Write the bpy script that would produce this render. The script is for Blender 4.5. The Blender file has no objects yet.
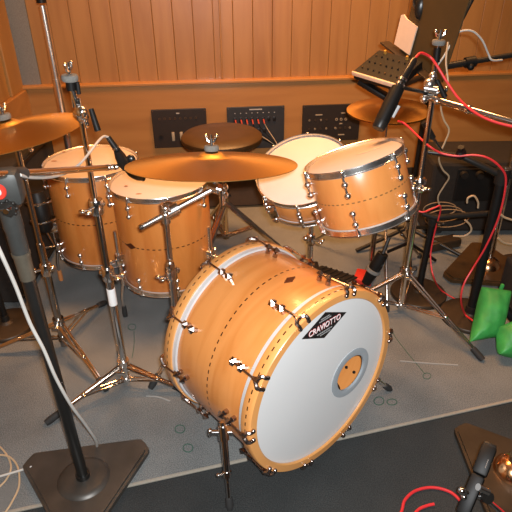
import bpy, bmesh, math, random
from mathutils import Vector as V, Matrix as Mx
S = bpy.context.scene
COL = S.collection
random.seed(7)
PI = math.pi

# ------------------------------------------------------------------ camera
H = 1.44; FPX = 551.0; TH = math.radians(30.6); ROLL = -.011
_c, _s = math.cos(TH), math.sin(TH)
FW = V((0, _c, -_s)); R0 = V((1, 0, 0)); U0 = V((0, _s, _c))
RT = R0*math.cos(ROLL) + U0*math.sin(ROLL); UP = U0*math.cos(ROLL) - R0*math.sin(ROLL)
CO = V((0, 0, H))
cd = bpy.data.cameras.new('camera'); cam = bpy.data.objects.new('camera', cd); COL.objects.link(cam)
m = Mx((RT, UP, -FW)).transposed().to_4x4(); m.translation = CO
cam.matrix_world = m
cd.sensor_width = 36; cd.lens = FPX/512*36; cd.clip_start = .02
S.camera = cam

# ------------------------------------------------------------------ light
w = bpy.data.worlds.new('world'); S.world = w; w.use_nodes = True
w.node_tree.nodes['Background'].inputs[0].default_value = (1, .62, .32, 1)
w.node_tree.nodes['Background'].inputs[1].default_value = .05
def area(name, loc, target, sx, sy, power, col):
    l = bpy.data.lights.new(name, 'AREA'); l.shape = 'RECTANGLE'; l.size = sx; l.size_y = sy
    l.energy = power; l.color = col
    o = bpy.data.objects.new(name, l); COL.objects.link(o); o.location = loc
    o.rotation_euler = (V(target)-V(loc)).to_track_quat('-Z', 'Y').to_euler()
    return o
area('camera_flash', (.035, -.03, H+.06), (.05, 1.7, .4), .05, .03, 43, (.945, .975, 1))
for lx, ly, pw in ((-.6, 2.45, 10), (.9, 2.4, 12), (.1, 2.4, 22)):
    o = area('ceiling_lamp', (lx, ly, 2.55), (lx, ly+.15, 0), .5, .4, pw, (1, .47, .16)); o.data.spread = math.radians(110)
S.view_settings.view_transform = 'Standard'; S.view_settings.look = 'None'
S.view_settings.gamma = 1; S.view_settings.use_curve_mapping = False
S.view_settings.exposure = 0.16

# ------------------------------------------------------------------ pixel ray helpers (photo measurement -> world point)
def ray(u, v): return FW*FPX + RT*(u-256) - UP*(v-256)
def P(u, v, Y):
    d = ray(u, v); return CO + d*(Y/d.y)
def PZ(u, v, z=0.0):
    d = ray(u, v); return CO + d*((z-H)/d.z)

# ------------------------------------------------------------------ materials
def nodes(name):
    mt = bpy.data.materials.new(name); mt.use_nodes = True
    nt = mt.node_tree; return mt, nt, nt.nodes['Principled BSDF']
def lk(nt, a, b): nt.links.new(a, b)
def plain(name, col, rough=.5, metal=0, noise=.12, scale=30, bump=0, coat=0, spec=None):
    mt, nt, b = nodes(name)
    b.inputs['Roughness'].default_value = rough; b.inputs['Metallic'].default_value = metal
    if coat: b.inputs['Coat Weight'].default_value = coat; b.inputs['Coat Roughness'].default_value = .12
    if spec is not None: b.inputs['Specular IOR Level'].default_value = spec
    tc = nt.nodes.new('ShaderNodeTexCoord'); n = nt.nodes.new('ShaderNodeTexNoise'); n.inputs['Scale'].default_value = scale
    n.inputs['Detail'].default_value = 4
    lk(nt, tc.outputs['Object'], n.inputs['Vector'])
    r = nt.nodes.new('ShaderNodeValToRGB')
    r.color_ramp.elements[0].position = .25; r.color_ramp.elements[1].position = .75
    r.color_ramp.elements[0].color = tuple(c*(1-noise) for c in col)+(1,)
    r.color_ramp.elements[1].color = tuple(min(1, c*(1+noise)) for c in col)+(1,)
    lk(nt, n.outputs['Fac'], r.inputs['Fac']); lk(nt, r.outputs['Color'], b.inputs['Base Color'])
    if bump:
        bp = nt.nodes.new('ShaderNodeBump'); bp.inputs['Strength'].default_value = bump; bp.inputs['Distance'].default_value = .004
        lk(nt, n.outputs['Fac'], bp.inputs['Height']); lk(nt, bp.outputs['Normal'], b.inputs['Normal'])
    return mt
def mth(nt, op, a, b=None):
    n = nt.nodes.new('ShaderNodeMath'); n.operation = op
    for i, x in enumerate((a, b)):
        if x is None: continue
        if isinstance(x, (int, float)): n.inputs[i].default_value = x
        else: lk(nt, x, n.inputs[i])
    return n.outputs[0]
def maple(name, col, dark, grain_scale, dashes=None, rough=.3, coat=.5, inlay=(.05, .018, .006)):
    """lacquered wood; dashes = list of (z, half height, count) rings of inlay round the local z axis"""
    mt, nt, b = nodes(name)
    b.inputs['Roughness'].default_value = rough; b.inputs['Coat Weight'].default_value = coat; b.inputs['Coat Roughness'].default_value = .15
    tc = nt.nodes.new('ShaderNodeTexCoord'); mp = nt.nodes.new('ShaderNodeMapping'); mp.inputs['Scale'].default_value = grain_scale
    lk(nt, tc.outputs['Object'], mp.inputs['Vector'])
    n = nt.nodes.new('ShaderNodeTexNoise'); n.inputs['Scale'].default_value = 1; n.inputs['Detail'].default_value = 6; n.inputs['Distortion'].default_value = .8
    lk(nt, mp.outputs['Vector'], n.inputs['Vector'])
    r = nt.nodes.new('ShaderNodeValToRGB'); r.color_ramp.elements[0].position = .32; r.color_ramp.elements[1].position = .62
    r.color_ramp.elements[0].color = dark+(1,); r.color_ramp.elements[1].color = col+(1,)
    lk(nt, n.outputs['Fac'], r.inputs['Fac'])
    out = r.outputs['Color']
    if dashes:
        sp = nt.nodes.new('ShaderNodeSeparateXYZ'); lk(nt, tc.outputs['Object'], sp.inputs[0])
        ang = mth(nt, 'ARCTAN2', sp.outputs['Y'], sp.outputs['X'])
        tot = None
        for z, hh, cnt in dashes:
            a = mth(nt, 'GREATER_THAN', mth(nt, 'SINE', mth(nt, 'MULTIPLY', ang, cnt)), .0)
            zz = mth(nt, 'LESS_THAN', mth(nt, 'ABSOLUTE', mth(nt, 'SUBTRACT', sp.outputs['Z'], z)), hh)
            q = mth(nt, 'MULTIPLY', a, zz); tot = q if tot is None else mth(nt, 'MAXIMUM', tot, q)
        mix = nt.nodes.new('ShaderNodeMix'); mix.data_type = 'RGBA'
        lk(nt, tot, mix.inputs['Factor']); lk(nt, out, mix.inputs['A']); mix.inputs['B'].default_value = inlay+(1,)
        out = mix.outputs['Result']
    lk(nt, out, b.inputs['Base Color']); return mt
def cymbal_mat(name, col, rough):
    mt, nt, b = nodes(name); b.inputs['Metallic'].default_value = 1; b.inputs['Roughness'].default_value = rough
    b.inputs['Anisotropic'].default_value = .65; tg = nt.nodes.new('ShaderNodeTangent'); tg.direction_type = 'RADIAL'; tg.axis = 'Z'; lk(nt, tg.outputs[0], b.inputs['Tangent'])
    tc = nt.nodes.new('ShaderNodeTexCoord'); sp = nt.nodes.new('ShaderNodeSeparateXYZ'); lk(nt, tc.outputs['Object'], sp.inputs[0])
    rad = mth(nt, 'SQRT', mth(nt, 'ADD', mth(nt, 'MULTIPLY', sp.outputs['X'], sp.outputs['X']), mth(nt, 'MULTIPLY', sp.outputs['Y'], sp.outputs['Y'])))
    cb = nt.nodes.new('ShaderNodeCombineXYZ'); lk(nt, mth(nt, 'MULTIPLY', rad, 900), cb.inputs[0])
    n = nt.nodes.new('ShaderNodeTexNoise'); n.inputs['Scale'].default_value = 1; lk(nt, cb.outputs[0], n.inputs['Vector'])
    bp = nt.nodes.new('ShaderNodeBump'); bp.inputs['Strength'].default_value = .25; bp.inputs['Distance'].default_value = .0012
    lk(nt, n.outputs['Fac'], bp.inputs['Height']); lk(nt, bp.outputs['Normal'], b.inputs['Normal'])
    r = nt.nodes.new('ShaderNodeValToRGB'); r.color_ramp.elements[0].color = tuple(c*.82 for c in col)+(1,); r.color_ramp.elements[1].color = col+(1,)
    lk(nt, n.outputs['Fac'], r.inputs['Fac']); lk(nt, r.outputs['Color'], b.inputs['Base Color'])
    return mt
def carpet(name, c0, c1, scale):
    mt, nt, b = nodes(name); b.inputs['Roughness'].default_value = .95; b.inputs['Specular IOR Level'].default_value = .1
    tc = nt.nodes.new('ShaderNodeTexCoord')
    n = nt.nodes.new('ShaderNodeTexNoise'); n.inputs['Scale'].default_value = scale; n.inputs['Detail'].default_value = 3
    n2 = nt.nodes.new('ShaderNodeTexNoise'); n2.inputs['Scale'].default_value = 5; n2.inputs['Detail'].default_value = 5
    lk(nt, tc.outputs['Object'], n.inputs['Vector']); lk(nt, tc.outputs['Object'], n2.inputs['Vector'])
    f = mth(nt, 'ADD', mth(nt, 'MULTIPLY', n.outputs['Fac'], .75), mth(nt, 'MULTIPLY', n2.outputs['Fac'], .25))
    r = nt.nodes.new('ShaderNodeValToRGB'); r.color_ramp.elements[0].position = .36; r.color_ramp.elements[1].position = .64
    r.color_ramp.elements[0].color = c0+(1,); r.color_ramp.elements[1].color = c1+(1,)
    lk(nt, f, r.inputs['Fac']); lk(nt, r.outputs['Color'], b.inputs['Base Color'])
    bp = nt.nodes.new('ShaderNodeBump'); bp.inputs['Strength'].default_value = .5; bp.inputs['Distance'].default_value = .004
    lk(nt, n.outputs['Fac'], bp.inputs['Height']); lk(nt, bp.outputs['Normal'], b.inputs['Normal'])
    return mt

HONEY = (.70, .275, .075); HONEY_D = (.60, .21, .046)
M = {}
M['bass_shell'] = maple('bass_shell_maple', HONEY, HONEY_D, (3, 3, 22), [(0, .0022, 75)])
M['tom_shell'] = maple('tom_shell_maple', (.66, .235, .052), (.55, .17, .030), (14, 14, 3), [(0, .0022, 52)])
M['rack_shell'] = maple('rack_tom_maple', HONEY, (.62, .215, .050), (16, 16, 3), [(0, .0020, 55)], inlay=(.22, .11, .035))
M['snare_shell'] = maple('snare_maple', HONEY, HONEY_D, (16, 16, 3))
M['hoop'] = maple('hoop_maple', (.74, .34, .105), (.67, .28, .075), (4, 4, 30), [(.1815, .0020, 75), (-.1815, .0020, 75)])
M['board'] = maple('wall_board_wood', (.32, .155, .045), (.255, .115, .030), (14, 14, 1.2), rough=.4, coat=.15)
M['lower_board'] = maple('lower_wall_wood', (.36, .165, .045), (.30, .13, .034), (1.2, 9, 14), rough=.4, coat=.15)
M['side_board'] = maple('side_wall_wood', (.33, .165, .045), (.27, .125, .030), (14, 14, 1.2), rough=.5, coat=.05)
M['grey_fabric'] = plain('grey_fabric', (.17, .165, .15), .95, scale=200, noise=.2)
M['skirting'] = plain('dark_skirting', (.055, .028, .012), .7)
M['ceil'] = plain('pale_ceiling', (.55, .52, .48), .9)
M['acoustic'] = plain('grey_acoustic_panel', (.30, .29, .27), .9, scale=60)
M['rug'] = carpet('grey_rug_pile', (.085, .089, .087), (.245, .253, .247), 330)
M['carpet'] = carpet('charcoal_carpet', (.022, .0235, .0235), (.052, .054, .053), 300)
M['rug_edge'] = plain('rug_binding', (.30, .27, .22), .9, scale=200)
M['ink'] = plain('green_ink', (.03, .09, .06), .9)
M['pale_ink'] = plain('pale_scuff', (.27, .275, .265), .9)
M['rose'] = plain('dark_rose_chrome', (.50, .41, .37), .22, 1, .1, 12)
M['chrome'] = plain('chrome', (.85, .83, .81), .15, 1, .04, 8)
M['chrome_dk'] = plain('dark_chrome', (.42, .40, .38), .16, 1, .1, 12)
M['copper_chrome'] = plain('warm_chrome', (.76, .69, .62), .14, 1, .08, 10)  # chrome with the orange reflection of wood walls tinted into its colour
M['silver'] = plain('silver_collar', (.72, .72, .72), .35, .3, .05, 20)
M['head_white'] = plain('smooth_white_head', (.69, .68, .665), .35, 0, .015, 6)
M['coated'] = plain('coated_head', (.56, .50, .47), .6, 0, .03, 14)
M['coated_used'] = plain('used_coated_head', (.52, .44, .39), .6, 0, .06, 9)
M['mark'] = plain('stick_mark', (.30, .14, .07), .7)
M['grey_ring'] = plain('grey_plastic_ring', (.36, .39, .41), .4, 0, .03)
M['badge'] = plain('black_badge', (.012, .010, .010), .35, 0, .1)
M['bronze_badge'] = plain('bronze_badge', (.16, .06, .03), .3, .7)
M['text_white'] = plain('white_lettering', (.85, .83, .80), .5, 0, .02)
M['text_red'] = plain('red_lettering_edge', (.45, .03, .03), .5, 0, .02)
M['text_grey'] = plain('grey_lettering', (.35, .34, .33), .5, 0, .02)
M['black'] = plain('black_plastic', (.006, .0055, .005), .5, 0, .2, spec=.3)
M['black_gloss'] = plain('black_gloss', (.012, .011, .010), .3, 0, .2)
M['black_metal'] = plain('black_metal', (.018, .016, .014), .38, .2, .2, spec=.4)
M['satin'] = plain('satin_chrome', (.86, .84, .81), .27, 1, .03, 8)
M['dull_red'] = plain('dull_red_plug', (.30, .03, .02), .5)
M['rubber'] = plain('black_rubber', (.020, .019, .018), .8, 0, .2)
M['brown_rubber'] = plain('tan_rubber', (.55, .20, .06), .6, 0, .1)
M['felt'] = plain('grey_felt', (.17, .165, .15), .95, 0, .15, 200)
M['cast_grey'] = plain('grey_cast_metal', (.045, .046, .043), .5, .3, .12, 60)
M['cast_tan'] = plain('worn_cast_collar', (.105, .09, .066), .45, .4, .2, 40)
M['base_iron'] = plain('worn_iron_base', (.060, .053, .045), .42, .4, .35, 12, bump=.1)
M['base_brown'] = plain('brown_iron_base', (.050, .034, .021), .42, .4, .3, 14)
M['throne'] = plain('black_vinyl', (.042, .019, .004), .45, 0, .2, 20)
M['red'] = plain('red_rubber', (.62, .025, .03), .45, 0, .06)
M['red_badge'] = plain('red_enamel', (.65, .04, .025), .35, 0, .05)
M['white_cable'] = plain('white_cable', (.52, .50, .46), .5, 0, .05)
M['beige_cable'] = plain('beige_cable', (.50, .36, .22), .5, 0, .05)
M['dull_cable'] = plain('dull_beige_cable', (.26, .17, .09), .55, 0, .1)
M['green'] = plain('green_nylon', (.04, .30, .06), .5, 0, .25, 22, bump=1.0)
M['panel_a'] = plain('dark_brown_panel', (.022, .014, .009), .45, .2)
M['panel_b'] = plain('dark_grey_panel', (.030, .030, .032), .45, .3)
M['jack'] = plain('black_socket', (.008, .007, .007), .4, .2)
M['jack_ring'] = plain('dull_socket_ring', (.16, .10, .05), .35, .8)
M['cream'] = plain('cream_switch', (.30, .24, .16), .5)
M['paper'] = plain('pale_card', (.72, .56, .44), .8, 0, .04)
M['case'] = plain('black_case_cloth', (.014, .010, .007), .9, 0, .3, 60)
M['stand_plate'] = plain('brown_stand_desk', (.080, .052, .020), .55, .3, .15, 6)
M['wood_edge'] = plain('pale_wood_edge', (.74, .50, .34), .5, 0, .08)
M['copper'] = plain('bright_copper', (.80, .42, .20), .2, 1, .1, 10)  # orange metal tone for the domes of two stand bases
M['gold'] = plain('gold_knob', (.75, .40, .08), .35, .6)
M['ride'] = cymbal_mat('ride_bronze', (.48, .27, .085), .42)
M['crash'] = cymbal_mat('crash_bronze', (.66, .365, .11), .38)
M['hat'] = cymbal_mat('hat_bronze', (.66, .365, .11), .36)

# ------------------------------------------------------------------ mesh builder
INV = {}
class MB:
    def __init__(s): s.bm = bmesh.new()
    def ring(s, c, x, y, r, n): return [s.bm.verts.new(c + x*(r*math.cos(2*PI*i/n)) + y*(r*math.sin(2*PI*i/n))) for i in range(n)]
    def join(s, a, b):
        n = len(a)
        for i in range(n): s.bm.faces.new((a[i], a[(i+1) % n], b[(i+1) % n], b[i]))
    def tube(s, pts, r, n=12, cap=True):
        pts = [V(p) for p in pts]; k = len(pts)
        rs = r if isinstance(r, (list, tuple)) else [r]*k
        T = [(pts[min(i+1, k-1)]-pts[max(i-1, 0)]).normalized() for i in range(k)]
        x = T[0].orthogonal().normalized(); prev = None; first = None
        for i in range(k):
            x = (x - T[i]*x.dot(T[i])).normalized(); y = T[i].cross(x)
            rg = s.ring(pts[i], x, y, rs[i], n)
            if prev: s.join(prev, rg)
            else: first = rg
            prev = rg
        if cap: s.bm.faces.new(first[::-1]); s.bm.faces.new(prev)
        return s
    def lathe(s, prof, mat=None, n=32, closed=False):
        """prof: list of (r, z); mat: 4x4"""
        mat = mat or Mx(); rings = []
        for r, z in prof:
            if r < 1e-6: rings.append([s.bm.verts.new(mat @ V((0, 0, z)))])
            else: rings.append([s.bm.verts.new(mat @ V((r*math.cos(2*PI*i/n), r*math.sin(2*PI*i/n), z))) for i in range(n)])
        seq = list(zip(rings, rings[1:]))
        if closed: seq.append((rings[-1], rings[0]))
        for a, b in seq:
            if len(a) == 1 and len(b) == 1: continue
            if len(a) == 1:
                for i in range(n): s.bm.faces.new((a[0], b[i], b[(i+1) % n]))
            elif len(b) == 1:
                for i in range(n): s.bm.faces.new((a[i], a[(i+1) % n], b[0]))
            else: s.join(a, b)
        return s
    def box(s, c, sz, mat=None, bev=0):
        mat = mat or Mx()
        r = bmesh.ops.create_cube(s.bm, size=1, matrix=mat @ Mx.Translation(V(c)) @ Mx.Diagonal(V(sz)).to_4x4())
        if bev:
            es = list({e for v in r['verts'] for e in v.link_edges})
            bmesh.ops.bevel(s.bm, geom=es, offset=bev, segments=2, affect='EDGES', profile=.5)
        return s
    def bar(s, a, b, wd, th, up=V((0, 0, 1)), bev=0):
        a, b = V(a), V(b); z = (b-a); L = z.length; z.normalize()
        x = up.cross(z)
        if x.length < 1e-4: x = V((1, 0, 0))
        x.normalize(); y = z.cross(x)
        mt = Mx((x, y, z)).transposed().to_4x4(); mt.translation = (a+b)/2
        return s.box((0, 0, 0), (wd, th, L), mt, bev)
    def prism(s, poly, z0, z1, mat=None):
        mat = mat or Mx()
        a = [s.bm.verts.new(mat @ V((x, y, z0))) for x, y in poly]; b = [s.bm.verts.new(mat @ V((x, y, z1))) for x, y in poly]
        s.join(a, b); s.bm.faces.new(a[::-1]); s.bm.faces.new(b); return s
    def ball(s, c, r, sc=(1, 1, 1), mat=None, n=12):
        mat = (mat or Mx())
        bmesh.ops.create_uvsphere(s.bm, u_segments=n, v_segments=max(6, n*2//3), radius=r, matrix=mat @ Mx.Translation(V(c)) @ Mx.Diagonal(V(sc)).to_4x4()); return s
    def build(s, name, mat, parent=None, smooth=True, local=False):
        bm = s.bm; bmesh.ops.recalc_face_normals(bm, faces=bm.faces)
        me = bpy.data.meshes.new(name)
        off = None
        if parent:
            inv = INV[parent.name]
            if not local: bm.transform(inv)
        elif not local:
            xs = [v.co for v in bm.verts]
            off = V(((min(v.x for v in xs)+max(v.x for v in xs))/2, (min(v.y for v in xs)+max(v.y for v in xs))/2, min(v.z for v in xs)))
            bm.transform(Mx.Translation(-off))
        for e in bm.edges:
            if len(e.link_faces) == 2 and e.calc_face_angle(0) > .7: e.smooth = False
        for f in bm.faces: f.smooth = smooth
        bm.to_mesh(me); bm.free(); me.materials.append(mat)
        o = bpy.data.objects.new(name, me); COL.objects.link(o)
        if parent: o.parent = parent; INV[o.name] = INV[parent.name]
        elif off: o.location = off; INV[o.name] = Mx.Translation(-off)
        return o
def tag(o, label=None, cat=None, group=None, kind=None):
    for k, v in (('label', label), ('category', cat), ('group', group), ('kind', kind)):
        if v: o[k] = v
    return o
def thing(name, label, cat, loc=(0, 0, 0), mat=None, group=None):
    o = bpy.data.objects.new(name, None); COL.objects.link(o); o.empty_display_size = .05
    mt = mat if mat is not None else Mx.Translation(V(loc))
    o.matrix_world = mt; INV[o.name] = mt.inverted()
    return tag(o, label, cat, group)
def struct(o): o['kind'] = 'structure'; return o
def copy_tree(o, parent=None):
    c = o.copy(); COL.objects.link(c)
    if parent: c.parent = parent
    for ch in list(o.children): copy_tree(ch, c)
    return c
def frame(c, z, xh=V((1, 0, 0))):
    z = V(z).normalized(); x = (xh - z*xh.dot(z)).normalized(); y = z.cross(x)
    mt = Mx((x, y, z)).transposed().to_4x4(); mt.translation = V(c); return mt
def spline(pts, sub=8):
    pts = [V(p) for p in pts]; q = [pts[0]*2-pts[1]]+pts+[pts[-1]*2-pts[-2]]; out = []
    for i in range(1, len(q)-2):
        a, b, c, d = q[i-1:i+3]
        for k in range(sub):
            t = k/sub
            out.append(.5*((2*b)+(c-a)*t+(2*a-5*b+4*c-d)*t*t+(3*b-a-3*c+d)*t**3))
    out.append(pts[-1]); return out
def cable(name, pts, r, mat, label, cat='cable', group=None, sub=8):
    return tag(MB().tube(spline(pts, sub), r, 8).build(name, mat), label, cat, group)
def txt(body, size, name, mat, parent, mt, extrude=.0003, offset=0, bold=0):
    cu = bpy.data.curves.new(name, 'FONT'); cu.body = body; cu.size = size; cu.align_x = 'CENTER'; cu.align_y = 'CENTER'
    cu.extrude = extrude; cu.offset = offset; cu.resolution_u = 4
    t = bpy.data.objects.new('tmp', cu); COL.objects.link(t)
    bpy.context.view_layer.update()
    me = bpy.data.meshes.new_from_object(t.evaluated_get(bpy.context.evaluated_depsgraph_get()))
    bpy.data.objects.remove(t); me.transform(mt); me.materials.clear(); me.materials.append(mat)
    o = bpy.data.objects.new(name, me); COL.objects.link(o); o.parent = parent; INV[o.name] = INV[parent.name]; return o

# ------------------------------------------------------------------ room shell
# back wall runs along (1,.08); local frame: x along wall, y away from camera, z up
WM = Mx.Translation(V((0, 3.02, 0))) @ Mx.Rotation(math.atan(.08), 4, 'Z')
WI = WM.inverted()
def wallpx(u, v):
    o = WI @ CO; d = WI.to_3x3() @ ray(u, v); t = -o.y/d.y; return o + d*t
LEDGE = .735; CEIL = 2.6
SX0 = wallpx(23, 86).x; SX1 = wallpx(39.5, 86).x
b = MB(); x = SX1; k = 0
while x < 3.0:
    wd = .102
    b.box((x+wd/2, .055, (LEDGE+CEIL)/2), (wd-.0012, .03, CEIL-LEDGE), WM, .0022); x += wd; k += 1
b.box((.9, .085, (LEDGE+CEIL)/2), (4.3, .03, CEIL-LEDGE), WM)
struct(b.build('wall_back', M['board'], smooth=False))
struct(MB().box((.9, .05, (LEDGE+.21)/2), (4.3, .10, LEDGE-.21), WM, .004).build('wall_back_lower', M['lower_board'], smooth=False))
struct(MB().box((.9, .06, .105), (4.3, .06, .21), WM).build('baseboard_back', M['skirting'], smooth=False))  # plain dark band along the foot of the back wall
struct(MB().box((.9, .045, LEDGE+.008), (4.3, .11, .016), WM, .004).build('trim_1', M['lower_board'], smooth=False))
struct(MB().box(((SX0+SX1)/2-.02, .05, (LEDGE+CEIL)/2), (SX1-SX0+.04, .03, CEIL-LEDGE), WM).build('trim_2', M['grey_fabric'], smooth=False))
struct(MB().box((wallpx(221, 40).x, .0385, (LEDGE+.016+CEIL)/2), (.009, .012, CEIL-LEDGE-.02), WM, .003).build('trim_3', M['board'], smooth=False))
# left wall
LX = (WM @ wallpx(22, 86)).x+.03
b = MB(); y = 2.93; k = 0
while y > -3:
    b.box((LX-.055-.012*(k % 2), y-.08, (LEDGE+CEIL)/2), (.06, .155, CEIL-LEDGE), None, .003); y -= .16; k += 1
struct(b.build('wall_left', M['side_board'], smooth=False))
struct(MB().box((LX-.06, 0, LEDGE/2), (.10, 5.9, LEDGE), None, .004).build('wall_left_lower', M['lower_board'], smooth=False))
struct(MB().box((3.1, 0, CEIL/2), (.1, 6.6, CEIL)).build('wall_right', M['acoustic'], smooth=False))
struct(MB().box((.9, -3.05, CEIL/2), (4.5, .1, CEIL)).build('wall_front', M['acoustic'], smooth=False))
struct(MB().box((.9, 0, CEIL+.05), (4.6, 6.8, .1)).build('ceiling', M['ceil'], smooth=False))
struct(MB().box((.9, 0, -.056), (4.6, 6.8, .1)).build('floor', M['carpet'], smooth=False))
# rug
e0 = PZ(8, 512); e1 = PZ(512, 400); ed = (e1-e0).normalized()
pA = e0 - ed*.45; pB = e1 + ed*1.2
pA.x = max(pA.x, LX+.005)
rugp = [(pA.x, pA.y), (pB.x, pB.y), (pB.x-.1, 3.02+.08*(pB.x-.1)), (LX+.005, 2.92)]
rug = MB().prism(rugp, -.006, 0).build('rug', M['rug'], smooth=False)
tag(rug, 'large grey speckled rug lying under the whole drum kit', 'rug')
MB().bar(pA+V((0, 0, -.002)), pB+V((0, 0, -.002)), .011, .0065, bev=.002).build('binding', M['rug_edge'], rug)
def floor_mark(pxs, mat, r=.0016):
    MB().tube(spline([PZ(u, v, .0005) for u, v in pxs], 6), r, 6).build('ink_mark', M[mat], rug)
def loop_px(u, v, a, b2, n=9): return [(u+a*math.cos(2*PI*i/n), v+b2*math.sin(2*PI*i/n)) for i in range(n+1)]
floor_mark(loop_px(188, 448, 5, 4), 'ink'); floor_mark(loop_px(180, 429, 5, 4), 'ink')
floor_mark(loop_px(379, 401, 5, 4), 'ink'); floor_mark(loop_px(392, 402, 5, 3), 'ink')
floor_mark(loop_px(427, 376, 4, 3), 'ink', .0013); floor_mark([(425, 374), (410, 356), (396, 338), (392, 330)], 'ink', .0012)
floor_mark(loop_px(132, 327, 4, 3), 'ink', .0013); floor_mark([(134, 331), (134, 345), (132, 358)], 'ink', .0012)
floor_mark([(400, 361), (425, 363), (458, 365)], 'pale_ink', .003); floor_mark([(146, 396), (158, 397), (170, 401)], 'pale_ink', .003)

# wall panels
def panel(px0, px1, label, mat, builder):
    a = wallpx(*px0); c = wallpx(*px1)
    cx, cz = (a.x+c.x)/2, (a.z+c.z)/2; wd, ht = c.x-a.x, a.z-c.z
    mt = WM @ Mx.Translation(V((cx, -.008, cz))) @ Mx.Rotation(PI/2, 4, 'X')   # local x right, y up, z to the room
    t = thing('wall_panel', label, 'socket panel', mat=mt, group='socket panels along the wood wall')
    MB().box((0, 0, 0), (wd, ht, .014), None, .002).build('plate', mat, t, local=True, smooth=False)
    builder(t, wd, ht)
    for sx in (-1, 1):
        for sy in (-1, 1): MB().lathe([(0, .0085), (.003, .0085), (.003, .006)], Mx.Translation(V((sx*(wd/2-.008), sy*(ht/2-.008), 0))), 8).build('screw', M['jack_ring'], t, local=True)
    return t, mt, wd, ht
def jack(t, x, y, r=.007, ring='jack_ring'):
    j = MB().lathe([(r*.55, .007), (r*.6, .0105), (r, .0105), (r, .006)], Mx.Translation(V((x, y, 0))), 12).build('socket', M[ring], t, local=True)
    MB().lathe([(0, .0085), (r*.55, .0085), (r*.55, .007)], Mx.Translation(V((x, y, 0))), 10).build('socket_hole', M['jack'], j, local=True)
def b1(t, wd, ht):
    for i in range(8): jack(t, -wd*.36+i*wd*.095, ht*.27, .0062)
    for i in range(4):
        MB().box((-wd*.135+i*wd*.15, -ht*.2, .009), (.016, .05, .008), None, .002).build('switch', M['cream' if i < 3 else 'jack'], t, local=True)
    MB().lathe([(0, .012), (.010, .012), (.012, .006)], Mx.Translation(V((-wd*.36, -ht*.2, 0))), 14).build('dial', M['jack'], t, local=True)
    MB().box((-wd*.02, ht*.40, .0075), (.018, .006, .002)).build('label_strip', M['text_grey'], t, local=True)
def b2(t, wd, ht):
    for i in range(8):
        MB().box((-wd*.36+i*wd*.098, ht*.21, .009), (.017, .026, .006), None, .002).build('socket', M['jack'], t, local=True)
        MB().box((-wd*.36+i*wd*.098, ht*.36, .0078), (.006, .004, .002)).build('label_strip', M['text_grey'], t, local=True)
    for i in range(5):
        MB().box((-wd*.24+i*wd*.098, -ht*.06, .009), (.019, .026, .006), None, .002).build('socket', M['jack'], t, local=True)
    MB().box((0, ht*.44, .0078), (wd*.22, .006, .002)).build('label_strip', M['text_grey'], t, local=True)
def b3(t, wd, ht):
    for i in range(4):
        for q in range(2):
            jack(t, -wd*.38+i*wd*.10, ht*(.10-q*.24), .0048, 'cream' if (i+q) % 2 == 0 else 'jack_ring')
    for i in range(3): jack(t, wd*.09+i*wd*.08, ht*.10, .0075, 'cream')
    for i in range(4): jack(t, wd*.08+i*wd*.085, -ht*.14, .0058, 'cream' if i % 3 == 0 else 'jack_ring')
    for (x, y, l) in ((-wd*.22, ht*.24, wd*.12), (wd*.2, ht*.27, wd*.07), (wd*.19, -ht*.33, wd*.11), (wd*.17, -ht*.02, wd*.05)):
        MB().box((x, y, .0078), (l, .006, .002)).build('label_strip', M['cream'], t, local=True)
panel((151, 109.5), (208, 145.5), 'dark brown wall panel with three cream switches, left of the other two panels', M['panel_a'], b1)
t2, pm2, pw2, ph2 = panel((226.5, 107), (283.5, 146.5), 'dark grey wall panel full of red plugs and leads, middle one of three', M['panel_b'], b2)
panel((302.5, 105), (357.5, 139), 'black wall panel with small round sockets and pale markings, above the snare drum', M['panel_a'], b3)
# plugs and leads hanging from the middle panel
for i in range(6):
    x0 = -pw2*.36+i*pw2*.098+.001; y0 = ph2*.21
    q = [pm2 @ V(p) for p in ((x0, y0, .012), (x0+.004, y0-.02, .032), (x0+.02, y0-.05, .03), (pw2*.32+.004*i, -ph2*.42, .03+.004*i))]
    t = thing('plug_lead', 'red-ended patch lead hanging from the middle wall panel', 'cable', loc=q[0], group='patch leads in the middle wall panel')
    MB().tube([q[0], q[1]], .0042, 8).build('plug', M['dull_red'], t)
    MB().tube(spline(q[1:]+[pm2 @ V((pw2*.38, -ph2*.8, .03+.005*i))], 5), .0022, 6).build('lead', M['beige_cable' if i % 3 == 2 else 'black'], t)

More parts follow.
